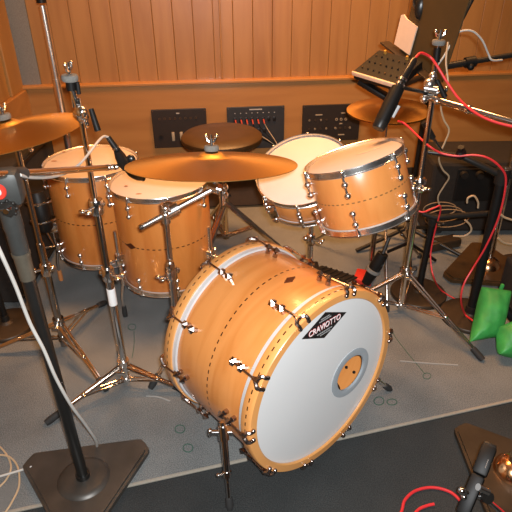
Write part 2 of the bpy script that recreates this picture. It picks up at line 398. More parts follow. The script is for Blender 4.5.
# ------------------------------------------------------------------ drums
def lug_piece(p0, p1, p2, outward, size=.011, rod_r=.0028):
    """two faceted posts carrying a tension rod: p0 = hoop end, p1,p2 = posts (on shell surface)"""
    mb = MB(); o = outward; h = size*1.15
    mb.tube([p0+o*.002, p1+o*h, p2+o*h], rod_r, 8)
    for p in (p1, p2):
        mb.tube([p-o*.002, p+o*h*.55], size*.42, 8)
        ax = (p2-p1).normalized(); s = o.cross(ax)
        mt = Mx((ax, s, o)).transposed().to_4x4(); mt.translation = p+o*h
        mb.lathe([(0, -size*.6), (size*.72, 0), (0, size*.6)], mt, 6)
    return mb
def tom(name, label, cat, c, n, R, L, shell, head, lugs, ph=0, depth_hoop=.014, xh=V((1, 0, 0)), lug_gap=.035, group=None):
    """c = centre of the top head; n = axis"""
    n = V(n).normalized(); mid = V(c)-n*L/2
    mt = frame(mid, n, xh); t = thing(name, label, cat, mat=mt, group=group)
    hl = L/2
    MB().lathe([(R, -hl+.012), (R, hl-.012), (R-.004, hl-.005), (R-.009, hl-.012), (R-.009, -hl+.012), (R-.004, -hl+.005)], None, 72, closed=True).build('shell', shell, t, local=True)
    for sg, nm in ((1, 'batter_head'), (-1, 'resonant_head')):
        z = sg*hl
        MB().lathe([(0, z), (R-.006, z), (R+.0015, z-sg*.006), (R+.004, z-sg*.016), (R+.002, z-sg*.017), (R-.001, z-sg*.008), (R-.008, z-sg*.0022), (0, z-sg*.0022)], None, 72).build(nm, head, t, local=True)
        zt = z+sg*.0065; zb = z-sg*depth_hoop
        MB().lathe([(R+.0045, zb), (R+.009, zb), (R+.009, zb+sg*.002), (R+.0065, zb+sg*.004), (R+.0065, zt-sg*.003), (R+.0085, zt-sg*.001), (R+.0075, zt+sg*.001), (R+.0045, zt-sg*.001)], None, 72, closed=True).build('hoop', M['satin'], t, local=True)
    for k in range(lugs):
        a = ph+2*PI*k/lugs; o = V((math.cos(a), math.sin(a), 0))
        for sg in (1, -1):
            z0 = sg*(hl-depth_hoop+.006); p0 = o*(R+.011)+V((0, 0, z0))
            p1 = o*R+V((0, 0, sg*(hl-depth_hoop-.022))); p2 = o*R+V((0, 0, sg*(hl-depth_hoop-.022-lug_gap)))
            mb = lug_piece(p0, p1, p2, o, .0125, .0038)
            for pq in (p1, p2): mb.ball(pq+o*.013, .0108)
            mb.ball(p0+V((0, 0, sg*.010)), .006, (1, 1, 1.2)); mb.tube([p0+V((0, 0, sg*-.008)), p0+V((0, 0, sg*.009))], .0055, 8)
            mb.build('lug', M['satin'], t, local=True)
    return t, mt
# --- bass drum
BN = V((.656, -.754, .019)).normalized(); BC = V((.195, 1.184, .314))
BL = .374; BR = .2795
bmid = BC - BN*(BL/2+.006)
ba = math.radians(41); BM = frame(bmid, BN, V((math.cos(ba), math.sin(ba), 0)))
bass = thing('bass_drum', 'large natural maple bass drum with white front head facing right', 'bass drum', mat=BM)
hl = BL/2
MB().lathe([(BR, -hl+.02), (BR, hl-.02), (BR-.004, hl), (BR-.010, hl-.02), (BR-.010, -hl+.02), (BR-.004, -hl)], None, 128, closed=True).build('shell', M['bass_shell'], bass, local=True)
PX, PY, PR = .118, -.037, .062
# front head with port hole
b = MB(); n = 96
zz = hl+.004
outer = [b.bm.verts.new((.283*math.cos(2*PI*i/n), .283*math.sin(2*PI*i/n), zz)) for i in range(n)]
inner = [b.bm.verts.new((PX+PR*math.cos(2*PI*i/n), PY+PR*math.sin(2*PI*i/n), zz)) for i in range(n)]
oi = [b.bm.verts.new((.283*math.cos(2*PI*i/n), .283*math.sin(2*PI*i/n), zz-.002)) for i in range(n)]
ii = [b.bm.verts.new((PX+PR*math.cos(2*PI*i/n), PY+PR*math.sin(2*PI*i/n), zz-.002)) for i in range(n)]
b.join(outer, inner); b.join(oi, ii); b.join(inner, ii); b.join(outer, oi)
fh = b.build('front_head', M['head_white'], bass, local=True, smooth=False); tag(fh, 'smooth white front head with off-centre port hole')
MB().lathe([(PR-.001, hl-.0005), (PR-.001, hl+.0065), (PR+.002, hl+.0075), (.085, hl+.0055), (.085, hl+.003)], Mx.Translation(V((PX, PY, 0))), 64).build('port_ring', M['grey_ring'], fh, local=True)
MB().lathe([(0, -hl-.004), (.283, -hl-.004), (.283, -hl-.002), (0, -hl-.002)], None, 96).build('rear_head', M['coated'], bass, local=True, smooth=False)
for sg in (1, -1):
    z1 = sg*(hl+.0135); z0 = sg*(hl-.024)
    MB().lathe([(.2825, z0), (.2920, z0), (.2930, z0+sg*.002), (.2930, z1-sg*.003), (.2905, z1), (.2690, z1), (.2660, z1-sg*.003), (.2660, sg*(hl+.006)), (.2825, sg*(hl+.005))], None, 128, closed=True).build('hoop', M['hoop'], bass, local=True)
    MB().lathe([(BR+.0005, sg*(hl-.041)), (.2860, sg*(hl-.039)), (.2875, sg*(hl-.024)), (BR+.001, sg*(hl-.024))], None, 128, closed=True).build('head_collar', M['silver'], bass, local=True)
for k in range(10):
    a = math.radians(3.5+36*k-(4 if k == 5 else 0)); o = V((math.cos(a), math.sin(a), 0))
    for sg in (1, -1):
        p1 = o*BR+V((0, 0, sg*(hl-.062))); p2 = o*BR+V((0, 0, sg*(hl-.095)))
        p0 = o*.303+V((0, 0, sg*(hl+.004)))
        lug_piece(p0, p1, p2, o, .0185, .0036).build('lug', M['rose'], bass, local=True)
        # claw: two curved prongs over the hoop
        mb = MB(); s = V((-o.y, o.x, 0))
        mb.tube([p0+V((0, 0, sg*-.014)), p0+V((0, 0, sg*.004))], .0065, 8)
        for q in (-1, 1):
            mb.tube(spline([p0+V((0, 0, sg*-.008)), p0+s*q*.010+V((0, 0, sg*.004)), o*.301+s*q*.016+V((0, 0, sg*(hl+.012))), o*.295+s*q*.016+V((0, 0, sg*(hl+.018))), o*.285+s*q*.016+V((0, 0, sg*(hl+.018)))], 4), .0058, 8)
            mb.ball(o*.2845+s*q*.016+V((0, 0, sg*(hl+.018))), .0066)
        mb.build('claw', M['rose'], bass, local=True)
# vent badge (bronze diamond) and interior lug screws seen through the port
o = V((math.cos(math.radians(90)), math.sin(math.radians(90)), 0))
mt = frame(V((0, BR+.001, .045)), V((0, 1, 0)), V((1, 0, 0)))
MB().prism([(-.022, 0), (0, -.011), (.022, 0), (0, .011)], -.001, .003, mt).build('vent_badge', M['bronze_badge'], bass, local=True, smooth=False)
for k in range(10):
    a = math.radians(3.5+36*k); o = V((math.cos(a), math.sin(a), 0))
    for z in (hl-.062, hl-.095, -hl+.062, -hl+.095):
        p = o*(BR-.010)+V((0, 0, z)); MB().tube([p+o*.002, p-o*.004], .0055, 8).build('screw', M['black_metal'], bass, local=True)
# muffling pillow inside, on the shell bottom
pil = MB().ball((0, 0, 0), 1, (.10, .030, .12), BM @ Mx.Rotation(math.radians(24), 4, 'Z') @ Mx.Translation(V((.0, -.235, .045))), 20).build('pillow', M['black'])
tag(pil, 'dark damping pillow inside the bass drum, seen through the port', 'pillow')
# badge
bz = hl+.0045
bd = MB().prism([(-.099, .209), (-.011, .166), (.077, .209), (-.011, .252)], hl+.003, bz+.0008).build('badge', M['badge'], fh, local=True, smooth=False)
tag(bd, 'black diamond badge with white and red lettering')
txt('CRAVIOTTO', .0265, 'badge_edge_lettering', M['text_red'], bass, Mx.Translation(V((-.011, .2085, bz+.0010))) @ Mx.Diagonal(V((.84, 1, 1, 1))), .0003, .0012)
txt('CRAVIOTTO', .0265, 'badge_lettering', M['text_white'], bass, Mx.Translation(V((-.011, .2085, bz+.0016))) @ Mx.Diagonal(V((.84, 1, 1, 1))), .0003, .0001)
mb = MB()
for r, (y, ln) in enumerate(((.229, .046), (.2355, .034), (.1905, .06), (.183, .036))):
    x = -.011-ln/2
    while x < -.011+ln/2:
        l = random.uniform(.003, .007); mb.box((x+l/2, y, bz+.0011), (l, .0032, .0006)); x += l+.0016
mb.build('badge_small_print', M['text_grey'], bass, local=True, smooth=False)
# spurs
def spur(top, foot, name='spur'):
    d = (foot-top).normalized(); L = (foot-top).length
    sp = MB().tube([top-d*.03, top+d*L*.55], .0110, 12).tube([top+d*L*.5, foot-d*.03], .0075, 10).build(name, M['chrome'], bass)
    mb = MB().tube([top-d*.018, top+d*.022], .0155, 12).tube([top+V((-.035, 0, 0)), top+V((.03, 0, 0))], .008, 10).ball(top+V((-.038, 0, 0)), .011, (.6, 1, 1.4))
    mb.build('spur_bracket', M['chrome'], sp)
    MB().tube([top+d*L*.5, top+d*L*.57], .0145, 12).tube([top+d*L*.53, top+d*L*.53+V((-.022, -.006, 0))], .004, 8).ball(top+d*L*.53+V((-.024, -.006, 0)), .007).build('collar', M['chrome'], sp)
    MB().tube([foot-d*.035, foot-d*.012, foot], [.011, .012, .007], 12).build('rubber_tip', M['rubber'], sp)
aL = math.radians(203); aR = math.radians(-28)
oL = V((math.cos(aL), math.sin(aL), 0)); oR = V((math.cos(aR), math.sin(aR), 0))
spur(BM @ (oL*(BR+.016)+V((0, 0, .055))), PZ(230, 510)); spur(BM @ (oR*(BR+.016)+V((0, 0, .07))), PZ(391, 390))

# --- toms
ftR, fmR = tom('floor_tom', 'maple floor tom directly left of the bass drum, in front of the other floor tom', 'floor tom', (-.385, 2.06, .578), (-.02, .02, 1), .1925, .425, M['tom_shell'], M['coated_used'], 8, ph=math.radians(-118), group='maple floor toms')
ftL, fmL = tom('floor_tom', 'maple floor tom farther left, half hidden behind the cymbal stands', 'floor tom', (-.715, 2.28, .578), (0, .0, 1), .195, .425, M['tom_shell'], M['coated_used'], 8, ph=math.radians(-105), group='maple floor toms')
def tom_leg(t, mt, R, ang, foot='brown_rubber'):
    o = V((math.cos(ang), math.sin(ang), 0)); p = mt @ (o*(R+.022)+V((0, 0, -.08)))
    pts = [V((p.x, p.y, p.z+.13)), V((p.x, p.y, .16)), V((p.x+o.x*.012, p.y+o.y*.012, .10)), V((p.x+o.x*.012, p.y+o.y*.012, .045))]
    lg = MB().tube(pts, .0068, 10).build('leg', M['satin'], t)
    oo = (mt.to_3x3() @ o).normalized()
    mb = MB().box((0, 0, 0), (.05, .03, .05), frame(p-oo*.010, V((0, 0, 1)), oo), .006)
    mb.tube([p+V((0, 0, -.02)), p+V((0, 0, .02))], .013, 12).tube([p+oo*.008, p+oo*.03], .004, 8).ball(p+oo*.033, .010, (1, 1, .6)).build('leg_bracket', M['chrome'], lg)
    MB().tube([V((pts[3].x, pts[3].y, .055)), V((pts[3].x, pts[3].y, .02)), V((pts[3].x, pts[3].y, 0))], [.009, .011, .010], 12).build('rubber_foot', M[foot], lg)
for a in (193, 313, 73): tom_leg(ftL, fmL, .195, math.radians(a))
for a in (212, 332, 92): tom_leg(ftR, fmR, .1925, math.radians(a), 'rubber')
# badge on the right floor tom, stick marks on heads
mt = fmR @ Mx.Rotation(math.radians(-126), 4, 'Z') @ Mx.Translation(V((.1935, 0, .002))) @ Mx.Rotation(PI/2, 4, 'Y')
MB().prism([(-.013, 0), (0, -.028), (.013, 0), (0, .028)], -.001, .002, mt).build('vent_badge', M['bronze_badge'], ftR, smooth=False)
for (t, fm, px, z) in ((ftR, fmR, (126, 186), .578), (ftR, fmR, (139, 194), .578), (ftL, fmL, (64, 152), .578), (ftL, fmL, (54, 161), .578)):
    p = PZ(px[0], px[1], z+.001); MB().ball((0, 0, 0), 1, (.014 if px[0] > 130 or px[0] < 60 else .007, .007, .0012), Mx.Translation(p), 10).build('stick_mark', M['mark'], t)
RN = V((-.298, .155, .942)).normalized()
rk, rkm = tom('rack_tom', 'small maple rack tom tilted left, hung in front of the snare drum', 'rack tom', (.310, 1.649, .823), RN, .1505, .200, M['rack_shell'], M['coated_used'], 6, ph=math.radians(-112))
for (px, sc) in (((365, 152), (.03, .012)), ((375, 149), (.02, .006))):
    d = ray(*px); hc = V((.310, 1.649, .823)); tt = (hc-CO).dot(RN)/d.dot(RN); p = CO+d*tt
    MB().ball((0, 0, 0), 1, (sc[0], sc[1], .0012), frame(p+RN*.001, RN), 10).build('stick_mark', plain('faint_smudge', (.62, .44, .32), .6) if 'faint_smudge' not in bpy.data.materials else bpy.data.materials['faint_smudge'], rk)
SN = V((-.264, -.378, .887)).normalized(); SC = V((.178, 1.945, .667))
sn, snm = tom('snare_drum', 'shallow maple snare drum with clean pale head, tilted toward the camera', 'snare drum', SC, SN, .174, .115, M['snare_shell'], M['coated'], 8, ph=math.radians(-100), lug_gap=.02)
# throw-off on the snare
pth = snm @ V((.185*math.cos(math.radians(-135)), .185*math.sin(math.radians(-135)), 0))
MB().box((0, 0, 0), (.03, .022, .06), frame(pth, SN, V((1, .2, 0))), .005).ball(pth-SN*.045, .016).build('throw_off', M['chrome'], sn)

# ------------------------------------------------------------------ stands
def leg_piece(mb, hub, low, foot, r=.0058, sep=.010):
    d = (foot-hub).normalized(); s = V((-d.y, d.x, 0)).normalized()
    for q in (-1, 1): mb.tube([hub+s*q*sep, foot+s*q*sep*.35-d*.02], r, 8)
    k = hub.lerp(foot, .55)
    for q in (-1, 1): mb.tube([k+s*q*sep*.9, low+s*q*sep*.8], r*.7, 8)
    mb.ball(k, .010); return mb
def tripod(t, base, zh, zl, legs, r=.0125, mat='chrome', legmat=None, foot='rubber', legr=.0058):
    base = V((base[0], base[1], 0)); hub = base+V((0, 0, zh)); low = base+V((0, 0, zl))
    MB().tube([hub+V((0, 0, -.022)), hub+V((0, 0, .022))], .021, 14).tube([hub+V((.0, -.018, 0)), hub+V((0, -.045, 0))], .005, 8).box((0, 0, 0), (.028, .006, .014), Mx.Translation(hub+V((0, -.048, 0))), .002).build('leg_hub', M[mat], t)
    MB().tube([low+V((0, 0, -.012)), low+V((0, 0, .012))], .018, 14).build('leg_hub', M[mat], t)
    for a, sp in legs:
        a = math.radians(a); f = base+V((math.cos(a)*sp, math.sin(a)*sp, .012)); d = (f-hub).normalized()
        lg = leg_piece(MB(), hub, low, f, legr).build('leg', M[legmat or mat], t)
        MB().tube([f-d*.045, f-d*.005, f+d*.012], [.012, .0135, .011], 10).build('rubber_foot', M[foot], lg)
def clamp(mb, p, r=.019, wing=V((0, -1, 0)), ax=V((0, 0, 1))):
    mb.tube([p-ax*.024, p-ax*.02, p+ax*.02, p+ax*.024], [r*.9, r, r, r*.9], 14)
    mb.tube([p+wing*.012, p+wing*.042], .0055, 8)
    s = wing.cross(ax).normalized()
    for q in (-1, 1): mb.ball(p+wing*.046+s*q*.012, .011, (1, 1, .55))
    mb.ball(p-wing*.022, .012)
    return mb
def cymbal_top(t, p, ax, felt='felt', turn=0):
    """threaded top with sleeve, felt and wing nut; p = bottom of the felt"""
    ax = ax.normalized(); mt = frame(p, ax)
    MB().tube([p-ax*.07, p+ax*.048], .0035, 8).build('threaded_rod', M['chrome'], t)
    MB().lathe([(.004, 0), (.020, 0), (.022, .004), (.022, .012), (.020, .016), (.004, .016)], mt, 20).build('felt', M[felt], t)
    mb = MB().tube([p+ax*.018, p+ax*.036], .007, 10); s = mt.to_3x3() @ V((math.cos(turn), math.sin(turn), 0))
    for q in (-1, 1): mb.tube([p+ax*.024, p+ax*.030+s*q*.011, p+ax*.042+s*q*.016], [.005, .0045, .005], 8).ball(p+ax*.044+s*q*.016, .0062)
    mb.build('wing_nut', M['chrome'], t)
def tilter(mb, p, ax, side):
    side = side.normalized(); mb.tube([p-side*.018, p+side*.018], .017, 14).tube([p-side*.024, p-side*.018], .014, 12)
    mb.tube([p, p+ax.normalized()*.05], .009, 10).ball(p, .014)
    s = side.cross(ax).normalized()
    mb.tube([p+side*.018, p+side*.04], .005, 8)
    mb.ball(p+side*.043+ax*.012, .012, (.6, 1, 1)).ball(p+side*.043-ax*.012, .012, (.6, 1, 1)); return mb
def cymbal(name, label, c, ax, R, mat, bell=.19, drop=.13, group=None, cat='cymbal'):
    mt = frame(c, ax); t = thing(name, label, cat, mat=mt, group=group)
    pr = []; N = 16
    for i in range(N+1):
        f = i/N; r = R*(bell+(1-bell)*f); pr.append((r, -R*drop*(.55*f+.45*f*f)))
    bellp = [(.006, R*.065), (R*bell*.35, R*.062), (R*bell*.65, R*.045), (R*bell*.88, R*.018), (R*bell, 0)]
    top = bellp+pr[1:]
    prof = top+[(r, z-.0016) for r, z in reversed(top)]
    MB().lathe(prof, None, 96, closed=True).build(name+'_plate' if False else 'bow', M[mat], t, local=True)
    return t
# right-hand cymbal stand (chrome, empty top) that also carries the rack tom
def pole_with_joint(t, base, z0, zj, z1, r0, r1, mat='chrome'):
    base = V((base[0], base[1], 0))
    MB().tube([base+V((0, 0, z0)), base+V((0, 0, zj))], r0, 14).build('lower_tube', M[mat], t)
    MB().tube([base+V((0, 0, zj-.03)), base+V((0, 0, z1))], r1, 12).build('upper_tube', M[mat], t)
    clamp(MB(), base+V((0, 0, zj)), r0*1.55).build('height_clamp', M['chrome'], t)

RB = V((.628, 1.95, 0))
rs = thing('cymbal_stand', 'tall chrome cymbal stand with bare top, at right of the rack tom', 'cymbal stand', loc=RB, group='chrome cymbal stands')
pole_with_joint(rs, RB, .01, .60, .935, .0135, .0105)
tripod(rs, RB, .20, .03, [(-54, .40), (186, .34), (66, .36)])
pt = P(430, 92, 1.95); ax = (P(438.5, 45, 1.95)-pt).normalized()
tilter(MB(), V((RB.x-.004, RB.y, .945)), V((0, 0, 1)), V((1, -.25, 0))).build('tilter', M['chrome'], rs)
MB().tube([V((RB.x-.004, RB.y, .945)), P(434, 72, 1.95), P(436, 60, 1.95)], .009, 10).build('tilter_arm', M['chrome'], rs)
mb = MB().ball(P(429.5, 84, 1.935), .021).ball(P(433, 76, 1.94), .015).tube([P(424, 88, 1.93), P(437, 90, 1.92)], .014, 12).ball(P(424, 99, 1.92), .015).ball(P(437, 101, 1.92), .012); mb.build('tilter_joint', M['satin'], rs)
MB().tube([P(437, 80, 1.93), P(445, 97, 1.92)], [.007, .010], 10).build('tilter_lever', M['black'], rs)
MB().tube([P(436, 62, 1.95), P(437.5, 48, 1.95)], .0125, 12).build('sleeve', M['black'], rs)
cymbal_top(rs, P(438.2, 45, 1.95), ax)
# boom tube leaving the frame at the right
q0 = V((RB.x+.01, RB.y-.03, .925)); q1 = P(512, 122, 1.78); q2 = q1+(q1-q0)*.5
bm_ = MB().tube([q0-(q1-q0).normalized()*.05, q2], .0115, 14).build('boom_arm', M['copper_chrome'], rs)
MB().tube([q0.lerp(q1, .38), q0.lerp(q1, .40), q0.lerp(q1, .44), q0.lerp(q1, .46)], [.012, .0155, .0155, .012], 14).build('boom_ring', M['chrome'], bm_)
# tom holder
hp = V((RB.x, RB.y, .595)); tc = rkm @ V((0, 0, .0)); d = (hp-tc); d = d-RN*d.dot(RN)*.9; d.normalize(); sp_ = tc+d*.1535
mb = clamp(MB(), hp, .026, wing=V((.3, -1, 0)).normalized()); mb.ball(hp+V((-.03, -.02, .01)), .024)
mb.tube([hp, sp_+d*.02], .0115, 12).box((0, 0, 0), (.05, .05, .03), frame(sp_+d*.012, d, RN), .006).ball(sp_+d*.05, .02)
mb.build('tom_holder', M['chrome'], rs)

# straight cymbal stand at left with bare top
LB = V((-.478, 1.504, 0))
ls = thing('cymbal_stand', 'tall chrome cymbal stand with bare felt top, before the floor toms', 'cymbal stand', loc=LB, group='chrome cymbal stands')
MB().tube([LB+V((0, 0, .01)), LB+V((0, 0, .49))], .0135, 14).build('lower_tube', M['chrome'], ls)
MB().tube([LB+V((0, 0, .47)), LB+V((0, 0, .73))], .0110, 12).build('middle_tube', M['chrome_dk'], ls)
MB().tube([LB+V((0, 0, .71)), LB+V((0, 0, 1.0))], .0085, 12).build('upper_tube', M['copper_chrome'], ls)
clamp(MB(), LB+V((0, 0, .49)), .020, V((.9, -.4, 0)).normalized()).build('height_clamp', M['chrome'], ls)
clamp(MB(), LB+V((0, 0, .73)), .022, V((-.5, -.85, 0)).normalized()).build('height_clamp', M['chrome'], ls)
MB().tube([LB+V((0, 0, .37)), LB+V((0, 0, .435))], .0142, 14).build('sticker', M['text_white'], ls)
tripod(ls, LB, .105, .035, [(217, .29), (350, .22), (109, .20)], legmat='copper_chrome')
tl = LB+V((0, 0, 1.005)); tilter(MB(), tl, V((0, 0, 1)), V((.55, -.85, 0))).ball(P(82, 112, 1.49), .017).build('tilter', M['chrome'], ls)
a1 = P(71, 86, 1.5)
MB().tube(spline([tl+V((-.004, 0, .01)), P(75.5, 100, 1.5), a1], 5), .0078, 10).build('tilter_arm', M['chrome'], ls)
MB().tube([P(71.5, 90, 1.5), P(70.5, 81, 1.5)], .0135, 12).build('sleeve', M['black'], ls)
MB().tube([P(79, 94, 1.5), P(77, 82, 1.5)], .006, 8).build('tilter_lever', M['black'], ls)
cymbal_top(ls, P(70.2, 81, 1.5), (P(68, 64, 1.5)-P(70.2, 81, 1.5)), turn=1.35)
MB().tube([P(91, 109, 1.49), P(98, 131, 1.47)], [.007, .009], 10).build('drop_lever', M['black'], ls)

# crash stand + crash at far left
CB = V((-.775, 1.73, 0))
cs = thing('cymbal_stand', 'dark chrome cymbal stand under the far left crash cymbal', 'cymbal stand', loc=CB, group='chrome cymbal stands')
MB().tube([CB+V((0, 0, .01)), CB+V((0, 0, .48))], .0135, 14).build('lower_tube', M['chrome_dk'], cs)
MB().tube([CB+V((0, 0, .46)), CB+V((0, 0, .86))], .0095, 12).build('upper_tube', M['chrome_dk'], cs)
clamp(MB(), CB+V((0, 0, .37)), .021, V((-.95, -.3, 0)).normalized()).build('height_clamp', M['copper_chrome'], cs)
tripod(cs, CB, .125, .05, [(-48, .33), (72, .30), (188, .30)], mat='chrome_dk', legmat='copper_chrome')
ca = V((-.13, .03, 1)).normalized(); cc = V((-.768, 1.68, .929))
tilter(MB(), V((CB.x, CB.y, .845)), ca, V((1, 0, 0))).build('tilter', M['chrome'], cs)
MB().tube([V((CB.x, CB.y, .845)), cc-ca*.008], .006, 8).build('tilter_arm', M['chrome'], cs)
cymbal_top(cs, cc+ca*.017, ca)
cymbal('crash_cymbal', 'golden crash cymbal at the far left with a wing nut on its bell', cc, ca, .233, 'crash', group=None)

# ride + ride stand
RC = V((-.128, 1.557, .862)); ra = V((.01, .20, 1)).normalized()
rd = thing('cymbal_stand', 'chrome boom stand of the big ride cymbal, between bass drum and floor tom', 'cymbal stand', loc=(-.285, 1.57, 0), group='chrome cymbal stands')
DB = V((-.285, 1.57, 0))
MB().tube([DB+V((0, 0, .02)), DB+V((0, 0, .45))], .0130, 14).build('lower_tube', M['chrome'], rd)
MB().tube([DB+V((0, 0, .43)), DB+V((0, 0, .66))], .0095, 12).build('upper_tube', M['chrome'], rd)
mb = clamp(MB(), DB+V((0, 0, .45)), .020, V((-.7, -.7, 0)).normalized()); mb.build('height_clamp', M['chrome'], rd)
MB().ball(DB+V((0, -.012, .485)), .016, (1, 1, 1.5)).build('memory_lock', M['copper_chrome'], rd)
tripod(rd, DB, .16, .04, [(217, .125), (335, .18), (95, .20)])
bt = P(215, 188, 1.565); be = P(140, 228, 1.50); bk = DB+V((0, -.028, 0)); bk.z = bt.lerp(be, .55).z
ba_ = MB().tube([be, bt], .0090, 14).build('boom_arm', M['satin'], rd)
MB().tube([be, be.lerp(bt, .05)], .0102, 12).build('end_cap', M['copper_chrome'], ba_)
kk = bt.lerp(be, .57)
mb = MB().tube([V((DB.x, DB.y, .64)), V((DB.x, DB.y, kk.z+.004))], .015, 14).tube([kk-(bt-be).normalized()*.022, kk+(bt-be).normalized()*.022], .019, 14)
mb.ball(kk.lerp(V((DB.x, DB.y, kk.z)), .5), .022).tube([kk, kk+V((-.012, -.04, .02))], .006, 8).ball(kk+V((-.012, -.045, .03)), .011).ball(kk+V((-.014, -.045, .008)), .011)
mb.build('boom_tilter', M['satin'], rd)
mb = tilter(MB(), bt, ra, V((.8, -.6, 0))); mb.tube([bt+V((.02, -.02, 0)), bt+V((.022, -.022, -.045))], .009, 10); mb.build('tilter', M['chrome'], rd)
MB().tube([bt, RC-ra*.008], .006, 8).build('tilter_arm', M['chrome'], rd)
cymbal_top(rd, RC+ra*.018, ra)
cymbal('ride_cymbal', 'wide bronze ride cymbal in the centre, over the bass drum and floor tom', RC, ra, .255, 'ride', drop=.085)

# hi-hat
HB = V((.563, 2.30, 0))
hs = thing('hi_hat_stand', 'chrome hi-hat stand with pedal, behind the rack tom', 'hi-hat stand', loc=HB)
MB().tube([HB+V((0, 0, .05)), HB+V((0, 0, .62))], .0125, 14).build('lower_tube', M['chrome_dk'], hs)
MB().tube([HB+V((0, 0, .60)), HB+V((0, 0, .86))], .0045, 10).build('pull_rod', M['chrome'], hs)
clamp(MB(), HB+V((0, 0, .62)), .02).build('height_clamp', M['chrome'], hs)
MB().tube([HB+V((0, 0, .32)), HB+V((0, 0, .36))], .021, 14).build('leg_hub', M['chrome_dk'], hs)
for f, mt_ in ((PZ(387, 311), 'satin'), (V((.30, 2.56, 0)), 'chrome_dk'), (V((.83, 2.40, 0)), 'chrome_dk')):
    lg = MB().tube([HB+V((0, 0, .35)), P(385.5, 222, 2.17), f+V((0, 0, .01))] if mt_ == 'satin' else [HB+V((0, 0, .35)), f+V((0, 0, .01))], .0058, 10).ball(HB.lerp(f, .55)+V((0, 0, .16)), .009).build('leg', M[mt_], hs)
    MB().tube([f+V((0, 0, .025)), f], [.009, .011], 10).build('rubber_foot', M['rubber'], lg)
pd = V((-.24, .03, 0)).normalized(); pn = V((-pd.y, pd.x, 0))
p0 = PZ(353, 280, .07); p1 = PZ(317, 268, .02); pd = (p1-p0).normalized(); pn = V((-pd.y, pd.x, 0)).normalized()
ped = MB().bar(p0, p1, .065, .008, bev=.003)
for i in range(6): ped.bar(p0.lerp(p1, .1+.15*i)-pn*.03+V((0, 0, .006)), p0.lerp(p1, .1+.15*i)+pn*.03+V((0, 0, .006)), .008, .006)
ped.build('pedal_board', M['black_metal'], hs)
MB().box((0, 0, 0), (.06, .10, .03), Mx.Translation(p1+V((-.02, 0, -.005))), .006).build('pedal_heel', M['black_metal'], hs)
MB().bar(V((.47, 2.21, .018)), V((.55, 2.18, .018)), .10, .03, bev=.006).build('pedal_base', M['red_badge'], hs)
MB().tube([P(360, 279, 2.2), P(366, 276, 2.2)], .016, 12).build('drum_key_clamp', M['red_badge'], hs)
hh = V((.563, 2.30, .803)); ha = V((-.03, -.03, 1)).normalized()
cymbal('hi_hat_cymbal', 'upper hi-hat cymbal, small and golden, in front of the wall behind rack tom', hh, ha, .174, 'hat', bell=.3, drop=.10, group='pair of hi-hat cymbals')
c2 = cymbal('hi_hat_cymbal', 'lower hi-hat cymbal facing up under the upper one', hh-ha*.040, ha, .174, 'hat', bell=.3, drop=-.10, group='pair of hi-hat cymbals')
MB().tube([hh+ha*.02, hh+ha*.075], .009, 12).tube([hh+ha*.045, hh+ha*.045+V((.03, -.01, 0))], .004, 8).build('clutch', M['chrome'], hs)
# black microphone with ring by the hi-hat pedal
mk = thing('microphone', 'dark microphone with a silver ring low beside the hi-hat pedal', 'microphone', loc=P(376, 270, 2.08), group='microphones on the drums')
a = P(366, 283, 2.06); c = P(384, 252, 2.06)
MB().tube([a, a.lerp(c, .3), a.lerp(c, .6), a.lerp(c, .95)], [.02, .026, .028, .024], 16).build('body', M['black'], mk)
MB().tube([a.lerp(c, .38), a.lerp(c, .47)], .033, 18).build('ring', M['felt'], mk)
MB().tube([a.lerp(c, .95), c+V((.02, .02, .06))], .008, 8).build('plug', M['black_metal'], mk)

# snare stand
SB = SC-SN*.115; SB = V((SB.x+.02, SB.y+.02, 0)); bot = SC-SN*.135
st = thing('snare_stand', 'low chrome basket stand holding up the snare drum', 'snare stand', loc=SB)
MB().tube([SB+V((0, 0, .03)), SB+V((0, 0, .33))], .0125, 14).build('lower_tube', M['satin'], st)
MB().tube([SB+V((0, 0, .31)), SB+V((0, 0, .475)), bot-SN*.03], .0095, 12).build('upper_tube', M['chrome'], st)
clamp(MB(), SB+V((0, 0, .33)), .019, V((.9, -.4, 0)).normalized()).build('height_clamp', M['chrome'], st)
for a in (-75, 45, 165):
    o = snm.to_3x3() @ V((math.cos(math.radians(a)), math.sin(math.radians(a)), 0))
    MB().tube(spline([bot-SN*.03, bot+o*.09-SN*.025, bot+o*.185-SN*.012, bot+o*.203+SN*.008, bot+o*.201+SN*.03], 4), .006, 8).build('basket_arm', M['chrome'], st)
tripod(st, SB, .19, .05, [(20, .26), (140, .26), (255, .22)], mat='chrome_dk')

# throne
TB = V((-.155, 2.52, 0))
th = thing('drum_throne', 'round brown-black drum throne behind the ride cymbal', 'stool', loc=TB)
MB().lathe([(0, .575), (.17, .575), (.186, .582), (.192, .594), (.190, .608), (.178, .618), (.10, .622), (0, .623)], Mx.Translation(TB), 56).build('seat', M['throne'], th)
MB().tube([TB+V((0, 0, .06)), TB+V((0, 0, .32))], .016, 14).build('lower_tube', M['copper_chrome'], th)
MB().tube([TB+V((0, 0, .30)), TB+V((0, 0, .58))], .0125, 12).build('upper_tube', M['chrome_dk'], th)
clamp(MB(), TB+V((0, 0, .32)), .024, V((.3, -.95, 0)).normalized()).build('height_clamp', M['black_metal'], th)
tripod(th, TB, .27, .075, [(0, .27), (120, .27), (240, .22)], legr=.012, legmat='copper_chrome', mat='chrome_dk')

